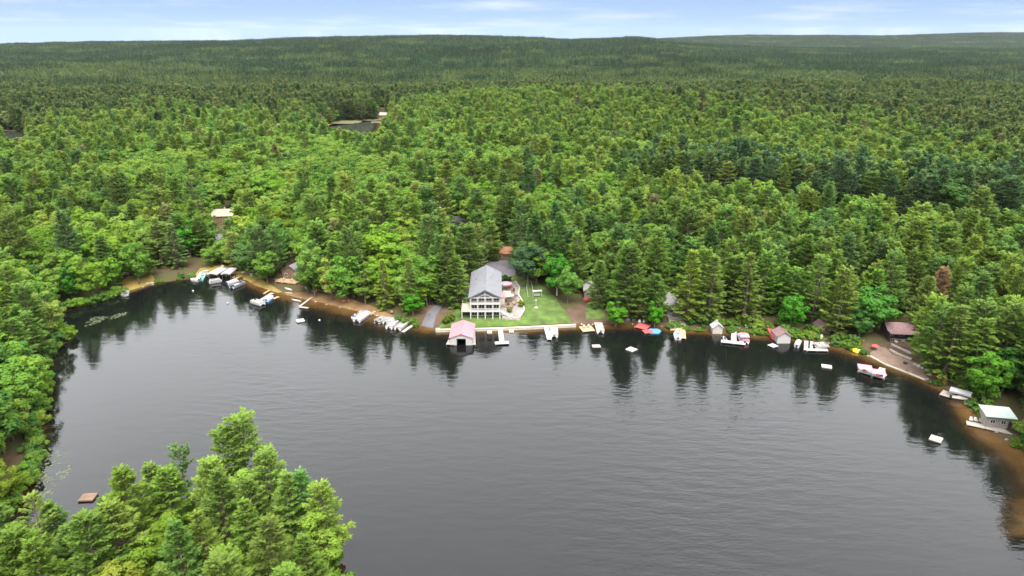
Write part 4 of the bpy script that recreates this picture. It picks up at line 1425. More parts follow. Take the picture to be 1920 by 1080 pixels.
def hull_mesh(Ln, w, hgt, bow=0.35):
    rings = []
    for f, ww, zb in ((0, 0.86, -0.15), (0.25, 0.97, -0.2), (0.5, 1.0, -0.2), (0.75, 0.80, -0.12), (0.92, 0.40, 0.05), (1.0, 0.05, 0.3)):
        x = -Ln / 2 + Ln * f; q = w / 2 * ww; top = hgt + bow * f * f * 0.5
        rings.append([(x, -q, top), (x, -q * 0.85, zb + 0.15), (x, 0, zb), (x, q * 0.85, zb + 0.15), (x, q, top), (x, 0, top - 0.03)])
    return MB().loft(rings)


def motor_boat(a, b, label, hull="white", inner="dark", group=None, cover=None, width=2.1):
    mid, rz, Ln = axis(a, b); Ln = max(4.2, min(Ln, 7.0))
    r = empty("motor_boat", (mid.x, mid.y, 0.02), rz); tag(r, label, "boat", group)
    hull_mesh(Ln, width, 0.75).build("hull", M[hull], r)
    h = Ln / 2
    if cover:
        pts = [[(x, -w_, 0.80), (x, -w_ * 0.5, t), (x, w_ * 0.5, t), (x, w_, 0.80)] for x, w_, t in ((-h + 0.1, width * 0.43, 0.9), (0, width * 0.49, 1.25), (h * 0.55, width * 0.38, 1.1), (h * 0.86, width * 0.18, 0.98))]
        MB().loft(pts).build("cover", M[cover], r)
    else:
        MB().slab([(-h + 0.3, -width * 0.36), (h * 0.4, -width * 0.36), (h * 0.66, -width * 0.18), (h * 0.66, width * 0.18), (h * 0.4, width * 0.36), (-h + 0.3, width * 0.36)], 0.80, 0.86).build("cockpit", M[inner], r)
        MB().prism([(0.25, 0.86), (0.5, 0.86), (0.05, 1.35), (0.0, 1.35)], -width * 0.36, width * 0.36).build("windshield", M["glass"], r)
        for y in (-0.45, 0.45):
            MB().box(-0.7, -0.15, y - 0.25, y + 0.25, 0.86, 1.2).build("seat", M["vinyl"], r)
    MB().box(-h - 0.4, -h + 0.05, -0.2, 0.2, 0.5, 1.2).build("motor", M["dark"], r)
    return r


def jet_ski(a, b, label, hull="white", group=None):
    mid, rz, Ln = axis(a, b)
    r = empty("jet_ski", (mid.x, mid.y, 0.05), rz); tag(r, label, "jet ski", group)
    hull_mesh(3.1, 1.15, 0.5, 0.5).build("hull", M[hull], r)
    MB().prism([(-1.2, 0.5), (0.35, 0.5), (0.1, 0.98), (-1.0, 0.92)], -0.22, 0.22).build("seat", M["navy"], r)
    MB().bar((0.3, 0, 0.6), (0.2, 0, 1.15), 0.07).bar((0.2, -0.4, 1.15), (0.2, 0.4, 1.15), 0.04).build("handlebar", M["dark"], r)
    return r


def dock(runs, label, material="palewood", z=0.55, postm="greywood", group=None, name="dock"):
    """runs: list of (pixel a, pixel b, width in metres)."""
    W = [(at(*a, z), at(*b, z), w) for a, b, w in runs]
    o = W[0][0]
    r = empty(name, (o.x, o.y, z)); tag(r, label, "dock", group)
    for k, (a, b, w) in enumerate(W):
        d = (b - a).normalized(); s = Vector((-d.y, d.x, 0)) * w / 2
        a2, b2 = a - o, b - o
        pts = [(p.x, p.y) for p in (a2 + s, a2 - s, b2 - s, b2 + s)]
        lift = 0.006 * k
        MB().slab(pts, -0.16 + lift, lift).build("deck", M[material], r)
        n = max(1, int((b - a).length / 3.0))
        for q in range(n + 1):
            for sg in (-1, 1):
                p = a2.lerp(b2, (q + 0.02) / (n + 0.04)) + s * sg * 0.96
                MB().bar((p.x, p.y, -1.8), (p.x, p.y, 0.10), 0.07, 5).build("post", M[postm], r)
    return r


def raft(c, label, w=2.4, l=2.4, rz=0.0, material="palewood", group="swim rafts on the lake", z=0.32):
    p = at(*c, z)
    r = empty("swim_raft", (p.x, p.y, 0.0), rz); tag(r, label, "raft", group)
    MB().box(-w / 2, w / 2, -l / 2, l / 2, z, z + 0.10).build("deck", M[material], r)
    fr = MB()
    fr.box(-w / 2, w / 2, -l / 2, -l / 2 + 0.09, z - 0.2, z - 0.003).box(-w / 2, w / 2, l / 2 - 0.09, l / 2, z - 0.2, z - 0.003)
    fr.box(-w / 2, -w / 2 + 0.09, -l / 2 + 0.09, l / 2 - 0.09, z - 0.2, z - 0.003).box(w / 2 - 0.09, w / 2, -l / 2 + 0.09, l / 2 - 0.09, z - 0.2, z - 0.003)
    fr.build("frame", M["log"] if material != "white" else M["greywood"], r)
    for s in (-1, 1):
        MB().bar((s * w * 0.3, -l * 0.44, 0.02), (s * w * 0.3, l * 0.44, 0.02), 0.26, 8).build("float", M["dark"], r)
    return r


def boat_lift(a, b, label, cover="tarp", w=3.2, h=3.0, group=None):
    mid, rz, Ln = axis(a, b); Ln = max(5.0, min(Ln, 9))
    r = empty("boat_lift", (mid.x, mid.y, 0), rz); tag(r, label, "boat lift", group)
    for sx in (-1, 1):
        for sy in (-1, 1):
            MB().bar((sx * Ln * 0.38, sy * w / 2 * 0.92, -1.2), (sx * Ln * 0.38, sy * w / 2 * 0.92, h - 0.3), 0.06).build("post", M["alu"], r)
    pts = [[(x, -w / 2, h - 0.75), (x, -w / 2, h - 0.3), (x, -w * 0.25, h - 0.02), (x, 0, h + 0.08), (x, w * 0.25, h - 0.02), (x, w / 2, h - 0.3), (x, w / 2, h - 0.75), (x, 0, h - 0.15)] for x in (-Ln / 2, 0, Ln / 2)]
    MB().loft(pts).build("canopy", M[cover], r)
    return r


def chair(loc, rz, label, material="white", group=None):
    r = empty("lawn_chair", loc, rz); tag(r, label, "chair", group)
    MB().prism([(-0.35, 0.32), (0.35, 0.42), (0.35, 0.48), (-0.35, 0.38)], -0.3, 0.3).build("seat", M[material], r)
    MB().prism([(-0.36, 0.36), (-0.30, 0.36), (-0.62, 1.05), (-0.68, 1.05)], -0.3, 0.3).build("backrest", M[material], r)
    for s in (-1, 1):
        MB().box(0.26, 0.34, s * 0.34 - 0.04, s * 0.34 + 0.04, 0, 0.6).build("leg", M[material], r)
        MB().box(-0.42, -0.34, s * 0.34 - 0.04, s * 0.34 + 0.04, 0, 0.6).build("leg", M[material], r)
        MB().box(-0.5, 0.42, s * 0.36 - 0.07, s * 0.36 + 0.07, 0.603, 0.65).build("armrest", M[material], r)
    return r


def umbrella(loc, label, material="red", rad=1.5, h=2.5, group=None):
    r = empty("umbrella", loc, rnd.uniform(0, 6)); tag(r, label, "umbrella", group)
    MB().bar((0, 0, 0), (0, 0, h), 0.035, 6).build("pole", M["alu"], r)
    vs = [(0, 0, h)] + [(rad * math.cos(k * math.pi / 4), rad * math.sin(k * math.pi / 4), h - 0.55) for k in range(8)] + [(0, 0, h - 0.05)]
    fs = [(0, 1 + k, 1 + (k + 1) % 8) for k in range(8)] + [(9, 1 + (k + 1) % 8, 1 + k) for k in range(8)]
    MB().add(vs, fs).build("canopy", M[material], r)
    MB().bar((0, 0, 0), (0, 0, 0.1), 0.3, 8).build("base", M["dark"], r)
    return r


def table(loc, rz, label, material="white", l=1.8):
    r = empty("picnic_table", loc, rz); tag(r, label, "table")
    MB().box(-l / 2, l / 2, -0.38, 0.38, 0.70, 0.76).build("tabletop", M[material], r)
    for s in (-1, 1):
        MB().box(-l / 2, l / 2, s * 0.72 - 0.14, s * 0.72 + 0.14, 0.42, 0.47).build("bench", M[material], r)
        MB().prismx([(-0.8, 0), (-0.7, 0), (0.28, 0.70), (0.18, 0.70)], s * l * 0.38 - 0.04, s * l * 0.38 + 0.04).build("leg", M[material], r)
        MB().prismx([(0.8, 0), (0.7, 0), (-0.28, 0.697), (-0.18, 0.697)], s * l * 0.38 + 0.045, s * l * 0.38 + 0.12).build("leg", M[material], r)
    return r


def rock(c, size, label, material="stone", group=None, z=None):
    p = atg(*c)
    g = np.random.default_rng(int(c[0] * 7 + c[1] * 13))
    bm = bmesh.new(); bmesh.ops.create_icosphere(bm, subdivisions=2, radius=1)
    for v in bm.verts:
        n = v.co.normalized(); k = 1 + 0.22 * math.sin(3 * n.x + g.uniform(0, 1) + 2 * n.y) + g.normal(0, 0.07)
        v.co = Vector((n.x * k * size, n.y * k * size * 0.8, n.z * k * size * 0.55))
    me = bpy.data.meshes.new("rock"); bm.to_mesh(me); bm.free(); me.materials.append(M[material])
    o = link_mesh("rock", me); o.location = (p.x, p.y, p.z + size * 0.15); o.rotation_euler = (0, 0, g.uniform(0, 6))
    return tag(o, label, "rock", group)


def slim_craft(name, a, b, material, label, cat, w=0.75, upside=False, z=0.1):
    A, B = atg(*a), atg(*b)
    d = B - A; Ln = max(2.6, d.length)
    o = MB()
    rings = []
    for f, q in ((0, 0.04), (0.12, 0.5), (0.35, 0.95), (0.65, 0.95), (0.88, 0.5), (1, 0.04)):
        x = -Ln / 2 + Ln * f; hw = w / 2 * q; t = 0.36 + (0.14 if f in (0, 1) else 0)
        prof = [(-hw, t), (-hw * 0.8, 0.06), (0, 0), (hw * 0.8, 0.06), (hw, t), (0, t - (0.22 if not upside else 0.05))]
        rings.append([(x, y, (0.5 - zz) if upside else zz) for y, zz in prof])
    ob = o.loft(rings).build(name, M[material], None)
    ob.location = ((A.x + B.x) / 2, (A.y + B.y) / 2, max((A.z + B.z) / 2, 0) + z); ob.rotation_euler = (0, 0, math.atan2(d.y, d.x))
    return tag(ob, label, cat)


def buoy(c, label):
    p = at(*c)
    bm = bmesh.new(); bmesh.ops.create_uvsphere(bm, u_segments=10, v_segments=6, radius=0.38)
    me = bpy.data.meshes.new("buoy"); bm.to_mesh(me); bm.free(); me.materials.append(M["white"])
    o = link_mesh("buoy", me); o.location = (p.x, p.y, 0.12)
    return tag(o, label, "buoy", "mooring buoys")


# ------------------------------------------------------------------ the lodge
def lodge():
    P = at(910, 597, 1.9)
    r = empty("lodge", (P.x, P.y, 1.9), R(1.0))
    tag(r, "large white timber lodge with grey roof, gabled front and stacked balconies", "lodge")
    W, D = 5.15, 27.0; ze, zr = 7.7, 10.3; yb = 2.3
    gable_wall(r, -W, W, yb, D, -1.0, ze, zr, M["white"])
    ro = gable_roof(r, -W, W, 0.0, D, ze + 0.03, zr + 0.03, M["slate"], over=0.55, th=0.22)
    MB().bar((0, -0.5, zr + 0.28), (0, D + 0.5, zr + 0.28), 0.13, 6).build("ridge_cap", M["slate"], ro)
    for x, y in ((-3.2, 15.0), (2.6, 19.0)):
        MB().bar((x, y, ze), (x, y, zr + 0.2), 0.12, 6).build("vent_pipe", M["alu"], ro)
    # open gable truss
    tr = MB()
    k = (zr - ze) / W
    for s in (-1, 1):
        tr.bar((s * (W + 0.35), 0.0, ze - 0.35), (0, 0.0, zr - 0.22), 0.17)
        tr.bar((s * 2.6, 0.02, ze - 0.1), (0, 0.02, zr - 1.5), 0.09)
    tr.box(-W, W, -0.12, 0.12, ze - 0.32, ze - 0.06)
    tr.box(-0.1, 0.1, -0.1, 0.1, ze - 0.06, zr - 0.35)
    tr.build("gable_truss", M["trim"], r)
    rw = MB(); rw.bar((0, yb, ze + 1.05), (0, yb - 0.08, ze + 1.05), 0.62, 8)
    f = rw.build("window", M["trim"], r)
    MB().bar((0, yb - 0.085, ze + 1.05), (0, yb - 0.10, ze + 1.05), 0.48, 8).build("pane", M["glass"], f)
    # floors of the balconies, columns, railings
    for z in (2.65, 5.35):
        MB().box(-W, W, -0.15, yb - 0.003, z - 0.28, z).build("balcony_floor", M["trim"], r)
    xs = [-W + 0.14, -W / 2, 0, W / 2, W - 0.14]
    for x in xs:
        MB().box(x - 0.17, x + 0.17, -0.10, 0.24, -0.8, 2.367).build("column", M["trim"], r)
        MB().box(x - 0.15, x + 0.15, -0.08, 0.22, 2.653, 5.067).build("column", M["trim"], r)
        MB().box(x - 0.13, x + 0.13, -0.06, 0.20, 5.353, 7.37).build("column", M["trim"], r)
    for a, b in zip(xs, xs[1:]):
        railing_panel(r, (a + 0.17, 0.08, 0), (b - 0.17, 0.08, 0), 2.66, 3.55, M["trim"], 9)
        MB().box(a + 0.14, b - 0.14, 0.03, 0.12, 5.36, 5.75).build("railing", M["cream"], r)
        window(r, a + 0.25, b - 0.25, 0.25, 2.1, yb, 2)
        window(r, a + 0.25, b - 0.25, 2.75, 4.85, yb, 2)
        window(r, a + 0.30, b - 0.30, 5.55, 7.25, yb, 2)
    # side deck on the left over an open bay
    MB().box(-W - 3.0, -W - 0.003, 0.0, 11.0, 2.40, 2.62).build("side_deck", M["cream"], r)
    for y in (0.15, 3.7, 7.3, 10.8):
        MB().box(-W - 2.95, -W - 2.70, y - 0.12, y + 0.12, -1.0, 2.397).build("column", M["trim"], r)
    MB().box(-W - 3.0, -W - 2.92, 0.0, 11.0, 2.623, 3.5).build("railing", M["cream"], r)
    MB().box(-W - 2.917, -W - 0.01, 0.0, 0.08, 2.623, 3.5).build("railing", M["cream"], r)
    MB().box(-W - 2.9, -W - 0.01, 3.0, 3.1, -0.9, 2.397).build("under_deck_wall", M["shade"], r)
    for y0 in (3.0, 8.0, 14.0, 20.0):
        window(r, y0, y0 + 1.6, 3.3, 4.7, W, 2, axis_="x", s=1)
        window(r, y0 + (9 if y0 < 4 else 0), y0 + 1.6 + (9 if y0 < 4 else 0), 3.3 + 2, 4.7 + 2, -W, 2, axis_="x", s=-1)
    # outdoor stair on the right, from the balcony to the patio
    st = MB(); n = 9
    for k_ in range(n):
        st.box(W + 0.05 + 0.42 * k_, W + 0.05 + 0.42 * (k_ + 1), 0.25, 1.55, 2.4 - 0.27 * (k_ + 1), 2.62 - 0.27 * k_ - 0.27)
    st.build("outdoor_stair", M["trim"], r)
    railing_panel(r, (W + 0.05, 0.2, 2.4), (W + 3.9, 0.2, 0.0), 0.2, 1.05, M["trim"], 8, "stair_railing")
    # entry porch on the left wall further back, small side dormer on the right
    MB().box(-W - 1.6, -W - 0.003, 14.0, 17.0, -0.8, 3.0).build("side_entry", M["white"], r)
    MB().prismx([(13.7, 2.95), (17.3, 2.95), (15.5, 4.1)], -W - 1.9, -W - 0.003).build("entry_roof", M["slate"], r)
    MB().box(W + 0.003, W + 1.6, 12.5, 16.5, -0.8, 3.1).build("side_entry", M["cream"], r)
    MB().prismx([(12.2, 3.103), (16.8, 3.103), (14.5, 4.3)], W + 0.003, W + 1.9).build("entry_roof", M["pinkroof"], r)
    return r


lodge()

# seawall in front of the lodge
WALLPX = [(819, 618.5), (865, 617.5), (940, 615.5), (1010, 612.5), (1080, 609)]
wp = [at(px, py, 0.75) for px, py in WALLPX]
sw = empty("seawall", (wp[0].x, wp[0].y, 0)); tag(sw, "long low pale concrete seawall along the lodge lawn", "seawall")
for a, b in zip(wp, wp[1:]):
    a2, b2 = a - wp[0], b - wp[0]
    MB().slab([(a2.x, a2.y - 0.35), (b2.x, b2.y - 0.35), (b2.x, b2.y + 0.55), (a2.x, a2.y + 0.55)], -1.2, 0.72).build("wall", M["concrete"], sw)
    MB().slab([(a2.x, a2.y - 0.42), (b2.x, b2.y - 0.42), (b2.x, b2.y + 0.62), (a2.x, a2.y + 0.62)], 0.723, 0.86).build("cap", M["concrete"], sw)
for c in ((868, 620), (914, 619.5), (960, 618)):
    pass
for c, lb in (((918, 621), "small pale step block at the seawall left of the white T dock"), ((959, 619.5), "small pale step block at the seawall right of the white T dock")):
    p = at(*c, 0.5); o = MB().box(-0.8, 0.8, -0.9, 0.35, -1.2, 0.35).box(-0.8, 0.8, -0.2, 0.35, 0.35, 0.65).build("water_steps", M["concrete"]); o.location = (p.x, p.y, 0); tag(o, lb, "steps")
p = at(821, 617, 0.9); o = MB().box(-0.7, 0.7, -0.7, 0.7, -1.2, 1.0).build("wall_pier", M["concrete"]); o.location = (p.x, p.y, 0); tag(o, "square pale pier ending the seawall by the boat ramp", "pier block")


# ------------------------------------------------------------------ boathouse with the pink roof
def boathouse(front_px, w, d, ze, zr, roof, wall, label, rz=0.0, opening=True, name="boathouse", deck_side=True):
    p = at(*front_px, 0)
    r = empty(name, (p.x, p.y, 0), rz); tag(r, label, "boathouse")
    h = w / 2; ow = h * 0.42
    mb = MB()
    if opening:
        mb.box(-h, -ow, 0, 0.2, 0.1, ze).box(ow, h, 0, 0.2, 0.1, ze)
        mb.prism([(-ow, 2.35), (ow, 2.35), (ow, ze), (h, ze + 0.001), (0, zr), (-h, ze + 0.001), (-ow, ze)], 0.003, 0.197)
    else:
        mb.prism([(-h, -0.5), (h, -0.5), (h, ze), (0, zr), (-h, ze)], 0, 0.2)
    mb.box(-h, -h + 0.2, 0.2, d, 0.1, ze).box(h - 0.2, h, 0.2, d, 0.1, ze).box(-h + 0.2, h - 0.2, d - 0.2, d, 0.1, ze)
    mb.build("wall", M[wall], r)
    gable_roof(r, -h, h, 0, d, ze + 0.02, zr + 0.02, M[roof], over=0.4, th=0.14)
    MB().bar((0, -0.4, zr + 0.20), (0, d + 0.4, zr + 0.20), 0.09, 5).build("ridge_cap", M[roof], r)
    if opening:
        MB().box(-ow, ow, d * 0.45, d * 0.45 + 0.1, 0.0, ze - 0.3).build("inner_wall", M["shade"], r)
        MB().box(-h + 0.2, -ow, 0.25, d - 0.3, 0.25, 0.5).build("inner_deck", M["greywood"], r)
        MB().box(ow, h - 0.2, 0.25, d - 0.3, 0.25, 0.5).build("inner_deck", M["greywood"], r)
        for x in (-h + 0.15, -ow - 0.1, ow + 0.1, h - 0.15):
            for y in (0.12, d * 0.5, d - 0.15):
                MB().bar((x, y, -2.0), (x, y, 0.1), 0.13, 6).build("pile", M["darklog"], r)
    return r


bh = boathouse((865, 648), 7.0, 11.0, 2.75, 4.05, "pinkroof", "white", "white boathouse over the water with a faded pink metal roof and dark boat opening")
dock([((848, 637), (844, 645.5), 2.6)], "small pale deck at the left corner of the pink roofed boathouse", "palewood", 0.55)
chair((at(847, 640, 0.56).x, at(847, 640, 0.56).y, 0.56), 4.4, "grey chair on the small deck beside the pink roofed boathouse", "greywood")
dock([((888, 618), (889, 646), 1.0)], "narrow dark walkway along the right wall of the pink roofed boathouse", "greywood", 0.45)
dock([((938, 616.5), (941, 641), 1.6), ((928, 643), (954, 641.5), 1.9)], "white T shaped dock in front of the lodge lawn", "white", 0.55, "alu")
dock([((1024, 613.5), (1030, 636), 1.5)], "straight white dock at the right end of the seawall", "white", 0.55, "alu")
pontoon_boat((1039, 634), (1038, 618), "pale pontoon boat moored right of the straight white dock by the seawall", None, None, "vinyl", "white")
dock([((1089, 617), (1112, 615), 4.4)], "square tan dock platform right of the seawall", "tanwood", 0.5)
for k, (px, py, rz) in enumerate(((1095, 615, 4.6), (1103, 614, 4.4))):
    p = at(px, py, 0.51); chair((p.x, p.y, 0.51), rz, ("left", "right")[k] + " pale chair of the two on the square tan dock platform", "palewood", None)
pontoon_boat((1126, 626), (1121, 609), "white pontoon boat beside the square tan dock platform", None, None, "vinyl", "white", deckm="vinyl")

# ------------------------------------------------------------------ the lodge's patio and lawn
def patio():
    P = atg(960, 580)
    r = empty("patio_terrace", (P.x, P.y, 0)); tag(r, "stepped stone patio with curving pale walls on the lodge's right side", "patio")
    lev = (([(940, 592), (975, 593), (981, 580), (978, 565), (970, 552), (972, 538), (965, 528), (945, 528), (941, 545)], 0.16, "stone", "lower_terrace"),
           ([(942, 575), (962, 576), (970, 566), (966, 552), (966, 541), (958, 534), (943, 536)], 0.42, "paver", "middle_terrace"),
           ([(942, 556), (956, 557), (958, 546), (944, 545)], 0.66, "palestone", "upper_terrace"))
    for pts, dz, m, nm in lev:
        W2 = [at(px, py, 1.9 + dz) for px, py in pts]
        MB().slab([(p.x - P.x, p.y - P.y) for p in W2], 1.2, 1.9 + dz).build(nm, M[m], r)
    edge = [at(px, py, 2.3) for px, py in ((942, 594), (974, 595), (983, 580), (980, 565), (972, 552), (974, 538), (966, 527))]
    for a, b in zip(edge, edge[1:]):
        a2, b2 = a - P, b - P
        d = (b2 - a2).normalized(); s = Vector((-d.y, d.x, 0)) * 0.28
        MB().slab([(q.x, q.y) for q in (a2 + s, a2 - s, b2 - s, b2 + s)], 1.2, 2.40).build("garden_wall", M["palestone"], r)
    return r


patio()
q = at(949, 541, 2.5); umbrella((q.x, q.y, 2.3), "wide pink umbrella on the lodge patio next to the side entry", "pink", 2.3, 2.9)
q = at(957, 562, 2.3); umbrella((q.x, q.y, 2.3), "pale umbrella over the table on the lodge patio", "palewood", 1.6, 2.4)
for k, (px, py, m, lb) in enumerate(((948, 566, "darklog", "dark chair nearest the stair on the lodge patio"), (953, 572, "dark", "black chair at the front of the lodge patio"),
                                     (964, 571, "greywood", "grey chair by the curved patio wall"), (963, 546, "darklog", "dark chair behind the pale patio umbrella"),
                                     (958, 538, "redwood", "red chair at the back of the lodge patio"), (968, 556, "dark", "black chair at the patio's right edge"))):
    q = at(px, py, 2.35); chair((q.x, q.y, 2.33), rnd.uniform(3.5, 6), lb, m)
q = at(957, 565, 2.35); table((q.x, q.y, 2.33), 0.4, "dark patio table under the pale umbrella", "log", 1.6)
for px, py, s, c, lb in ((945, 531, 1.1, (0.03, 0.08, 0.02), "dark clipped shrub behind the patio near the driveway"), (977, 575, 0.8, (0.12, 0.16, 0.02), "yellow green shrub inside the curved patio wall"),
                         (952, 530, 0.9, (0.04, 0.09, 0.02), "second dark shrub behind the patio near the driveway"), (955, 586, 0.6, (0.13, 0.15, 0.03), "small yellow green shrub at the front of the patio"),
                         (845, 603, 1.0, (0.10, 0.14, 0.02), "light green bush at the lawn's left edge by the ramp"), (836, 607, 0.8, (0.09, 0.13, 0.02), "smaller light green bush nearest the ramp's lower end"),
                         (1703, 638, 0.75, (0.04, 0.10, 0.02), "round green shrub on the slope below the dark brown cabin"), (1712, 645, 0.55, (0.06, 0.12, 0.02), "small shrub beside the round one below the dark brown cabin"),
                         (1600, 610, 0.9, (0.03, 0.09, 0.03), "dark green bush under the broad bright green tree"), (1185, 598, 0.6, (0.06, 0.11, 0.03), "low shrub on the bank left of the red dock")):
    g_ = atg(px, py); pr = PROTO[SHRUBS[0]]
    root = empty("shrub", (g_.x, g_.y, g_.z), rnd.uniform(0, 6)); root.scale = (s, s, s); tag(root, lb, "shrub")
    link_mesh("stem", pr["trunk"], root); cr = link_mesh("crown", pr["crown"], root); cr.color = (*c, 1)
q = atg(1007, 556)
o = empty("lawn_swing", (q.x, q.y, q.z), 0.15); tag(o, "white slatted lawn swing stand under the dark tree right of the lodge", "swing")
for s in (-1, 1):
    MB().bar((s * 1.7, -0.7, 0), (s * 1.6, 0, 2.2), 0.08).build("leg", M["white"], o)
    MB().bar((s * 1.7, 0.7, 0), (s * 1.6, 0, 2.2), 0.08).build("leg", M["white"], o)
MB().box(-1.8, 1.8, -0.75, 0.75, 2.22, 2.32).build("top", M["white"], o)
MB().box(-1.2, 1.2, -0.35, 0.35, 0.5, 0.6).build("seat", M["white"], o)
MB().box(-1.2, 1.2, 0.36, 0.44, 0.55, 1.2).build("backrest", M["white"], o)
q = atg(1005, 577)
o = empty("bird_bath", (q.x, q.y, q.z)); tag(o, "white post with a round foot on the lawn in front of the swing", "garden post")
MB().bar((0, 0, 0), (0, 0, 2.8), 0.10, 6).build("post", M["white"], o)
MB().bar((0, 0, 0), (0, 0, 0.18), 0.8, 10).build("foot", M["palestone"], o)
MB().bar((0, 0, 2.8), (0, 0, 3.0), 0.35, 8).build("top", M["white"], o)
for (a, b, lb) in (((987, 537), (990, 560), "left one of the two white lawn rails beside the swing"), ((997, 534), (1000, 553), "right one of the two white lawn rails beside the swing")):
    A_, B_ = atg(*a), atg(*b)
    o = empty("lawn_rail", (A_.x, A_.y, 0)); tag(o, lb, "rail")
    d_ = B_ - A_
    MB().bar((0, 0, A_.z + 0.7), (d_.x, d_.y, B_.z + 0.7), 0.09).build("rail", M["white"], o)
    for f in (0.02, 0.35, 0.68, 0.98):
        MB().bar((d_.x * f, d_.y * f, A_.z + (B_.z - A_.z) * f - 0.2), (d_.x * f, d_.y * f, A_.z + (B_.z - A_.z) * f + 0.7), 0.06).build("post", M["white"], o)

# ------------------------------------------------------------------ other houses
q = at(947, 480, 4.0); cottage("shed", (q.x, q.y, gz(q.x, q.y)), 0.1, 7.5, 6, 3.0, 5.0, "log", "rustroof", "rust orange roofed shed at the end of the grey driveway", "x", [(-2.5, -1.2, 1.0, 2.2)], cat="shed", door=(0.2, 1.3, 0, 2.2))
q = at(545, 521, 2.2)
c = cottage("cabin", (q.x, q.y, gz(q.x, q.y) + 0.4), -0.32, 7.5, 9, 3.4, 5.6, "log", "slate", "grey roofed brown cabin with a tan deck above the beach", "y", [(-2.6, -1.2, 0.9, 2.3), (1.2, 2.6, 0.9, 2.3)], door=(-0.5, 0.5, 0.05, 2.1), cat="cabin")
MB().box(-4.6, 5.0, -4.2, -0.003, -0.25, 0.0).build("deck", M["tanwood"], c)
for x in (-4.4, -1.4, 1.6, 4.8): MB().box(x - 0.1, x + 0.1, -4.1, -3.9, -2.2, -0.253).build("post", M["tanwood"], c)
railing_panel(c, (-4.5, -4.1, 0), (4.9, -4.1, 0), 0.02, 0.95, M["tanwood"], 14)
for lb, (px, py) in (("left tan chair on the grey roofed cabin's deck", (540, 520)), ("right tan chair on the grey roofed cabin's deck", (550, 522))):
    w_ = c.matrix_basis @ Vector((-1.8 if px == 540 else 2.0, -2.4, 0.01)); chair(tuple(w_), 4.5, lb, "tanwood")
q = at(410, 412, 6.0); cottage("house", (q.x, q.y, gz(q.x, q.y)), 0.12, 14, 8, 3.8, 6.4, "log", "creamroof", "long cream roofed house deep in the trees on the left", "x", [(-5, -3.4, 1.3, 2.8), (2, 3.6, 1.3, 2.8)], True, cat="house")
q = at(411, 457, 4.0); cottage("house", (q.x, q.y, gz(q.x, q.y)), 0.1, 10, 7, 3.2, 5.4, "greywood", "slate", "grey weathered house half hidden below the cream roofed house", "x", [(-3, -1.6, 1, 2.3), (1.5, 2.9, 1, 2.3)], cat="house")
q = at(1107, 556, 2.5)
c = cottage("cottage", (q.x, q.y, gz(q.x, q.y)), -0.05, 4.4, 9, 3.2, 4.8, "greywood", "greytarp", "small grey cottage with a red porch in the trees right of the lawn", "y", [(-1.8, -0.4, 1.4, 2.6), (0.4, 1.8, 1.4, 2.6)])
MB().box(-2.6, 2.6, -2.0, -0.003, -0.4, 0.5).build("porch", M["redwood"], c)
q = at(1264, 590, 2.0)
c = cottage("cottage", (q.x, q.y, gz(q.x, q.y)), 0.0, 4.8, 10, 3.6, 5.4, "palewood", "greytarp", "pale cottage above stone steps left of the yellow green spruce", "y", [(-1.9, -0.5, 1.6, 3.0), (0.5, 1.9, 1.6, 3.0)], door=(-0.4, 0.4, 0.1, 1.5))
st_ = empty("stone_steps", (q.x, q.y - 1.0, 0.0)); tag(st_, "brown stone steps from the pale cottage down to the water", "steps")
for k in range(6):
    MB().box(-2.4 - 0.1 * k, 2.4 + 0.1 * k, -1.1 * (k + 1), -1.1 * k, -0.6, max(0.35, 1.9 - 0.3 * k)).build("step", M["stone"], st_)
q = at(1546, 620, 2.0); cottage("shed", (q.x, q.y, gz(q.x, q.y)), 0.05, 3.6, 4, 2.4, 3.6, "log", "mauve", "small red brown shed in the trees right of the white boathouse", "y", [(-1.2, 0.0, 1.0, 2.0)], cat="shed")
q = at(1690, 630, 2.6)
c = cottage("cabin", (q.x, q.y, gz(q.x, q.y)), -0.10, 8.4, 6, 3.0, 4.4, "darklog", "mauve", "long dark brown cabin with mauve roof and slatted porch above the terrace", "x", [(-3.5, -2.0, 1.0, 2.3), (-0.7, 0.8, 1.0, 2.3), (2, 3.5, 1.0, 2.3)], cat="cabin")
MB().box(-4.4, 4.4, -2.6, -0.003, -1.2, 0.0).build("porch_floor", M["darklog"], c)
for k in range(9):
    MB().box(-4.3 + 1.06 * k, -4.18 + 1.06 * k, -2.5, -2.38, 0.003, 2.74).build("post", M["darklog"], c)
railing_panel(c, (-4.25, -2.52, 0), (4.25, -2.52, 0), 0.02, 1.0, M["greywood"], 14)
MB().prismx([(-2.9, 2.75), (-0.5, 2.88), (-0.5, 3.02), (-2.9, 2.89)], -4.6, 4.6).build("porch_roof", M["mauve"], c)
q = at(718, 217, 4); cottage("cabin", (q.x, q.y, gz(q.x, q.y)), -0.2, 11, 8, 3.6, 6.5, "rustroof", "palewood", "tiny far cabin with pale roof at the right end of the pond", "x", [(-4, -2, 1.5, 3.2)], cat="cabin")
q = at(541, 420, 5.0); cottage("house", (q.x, q.y, gz(q.x, q.y)), 0.3, 7, 7, 4.0, 6.4, "white", "white", "small white house almost hidden by trees above the beach", "y", [(-2, -0.6, 1.4, 2.8)], cat="house")
q = at(860, 424, 5.0); cottage("house", (q.x, q.y, gz(q.x, q.y)), -0.2, 9, 7, 3.4, 5.4, "greywood", "charcoal", "dark roofed house in the hollow behind the lodge's trees", "x", [(-3, -1.6, 1, 2.4)], cat="house")
q = atg(208, 1082); cottage("house", (q.x, q.y, q.z), 0.25, 9, 7, 3.0, 5.0, "darklog", "charcoal", "black roofed house among the trees at the very bottom of the point", "x", [(-3, -1.6, 1, 2.4)], cat="house")

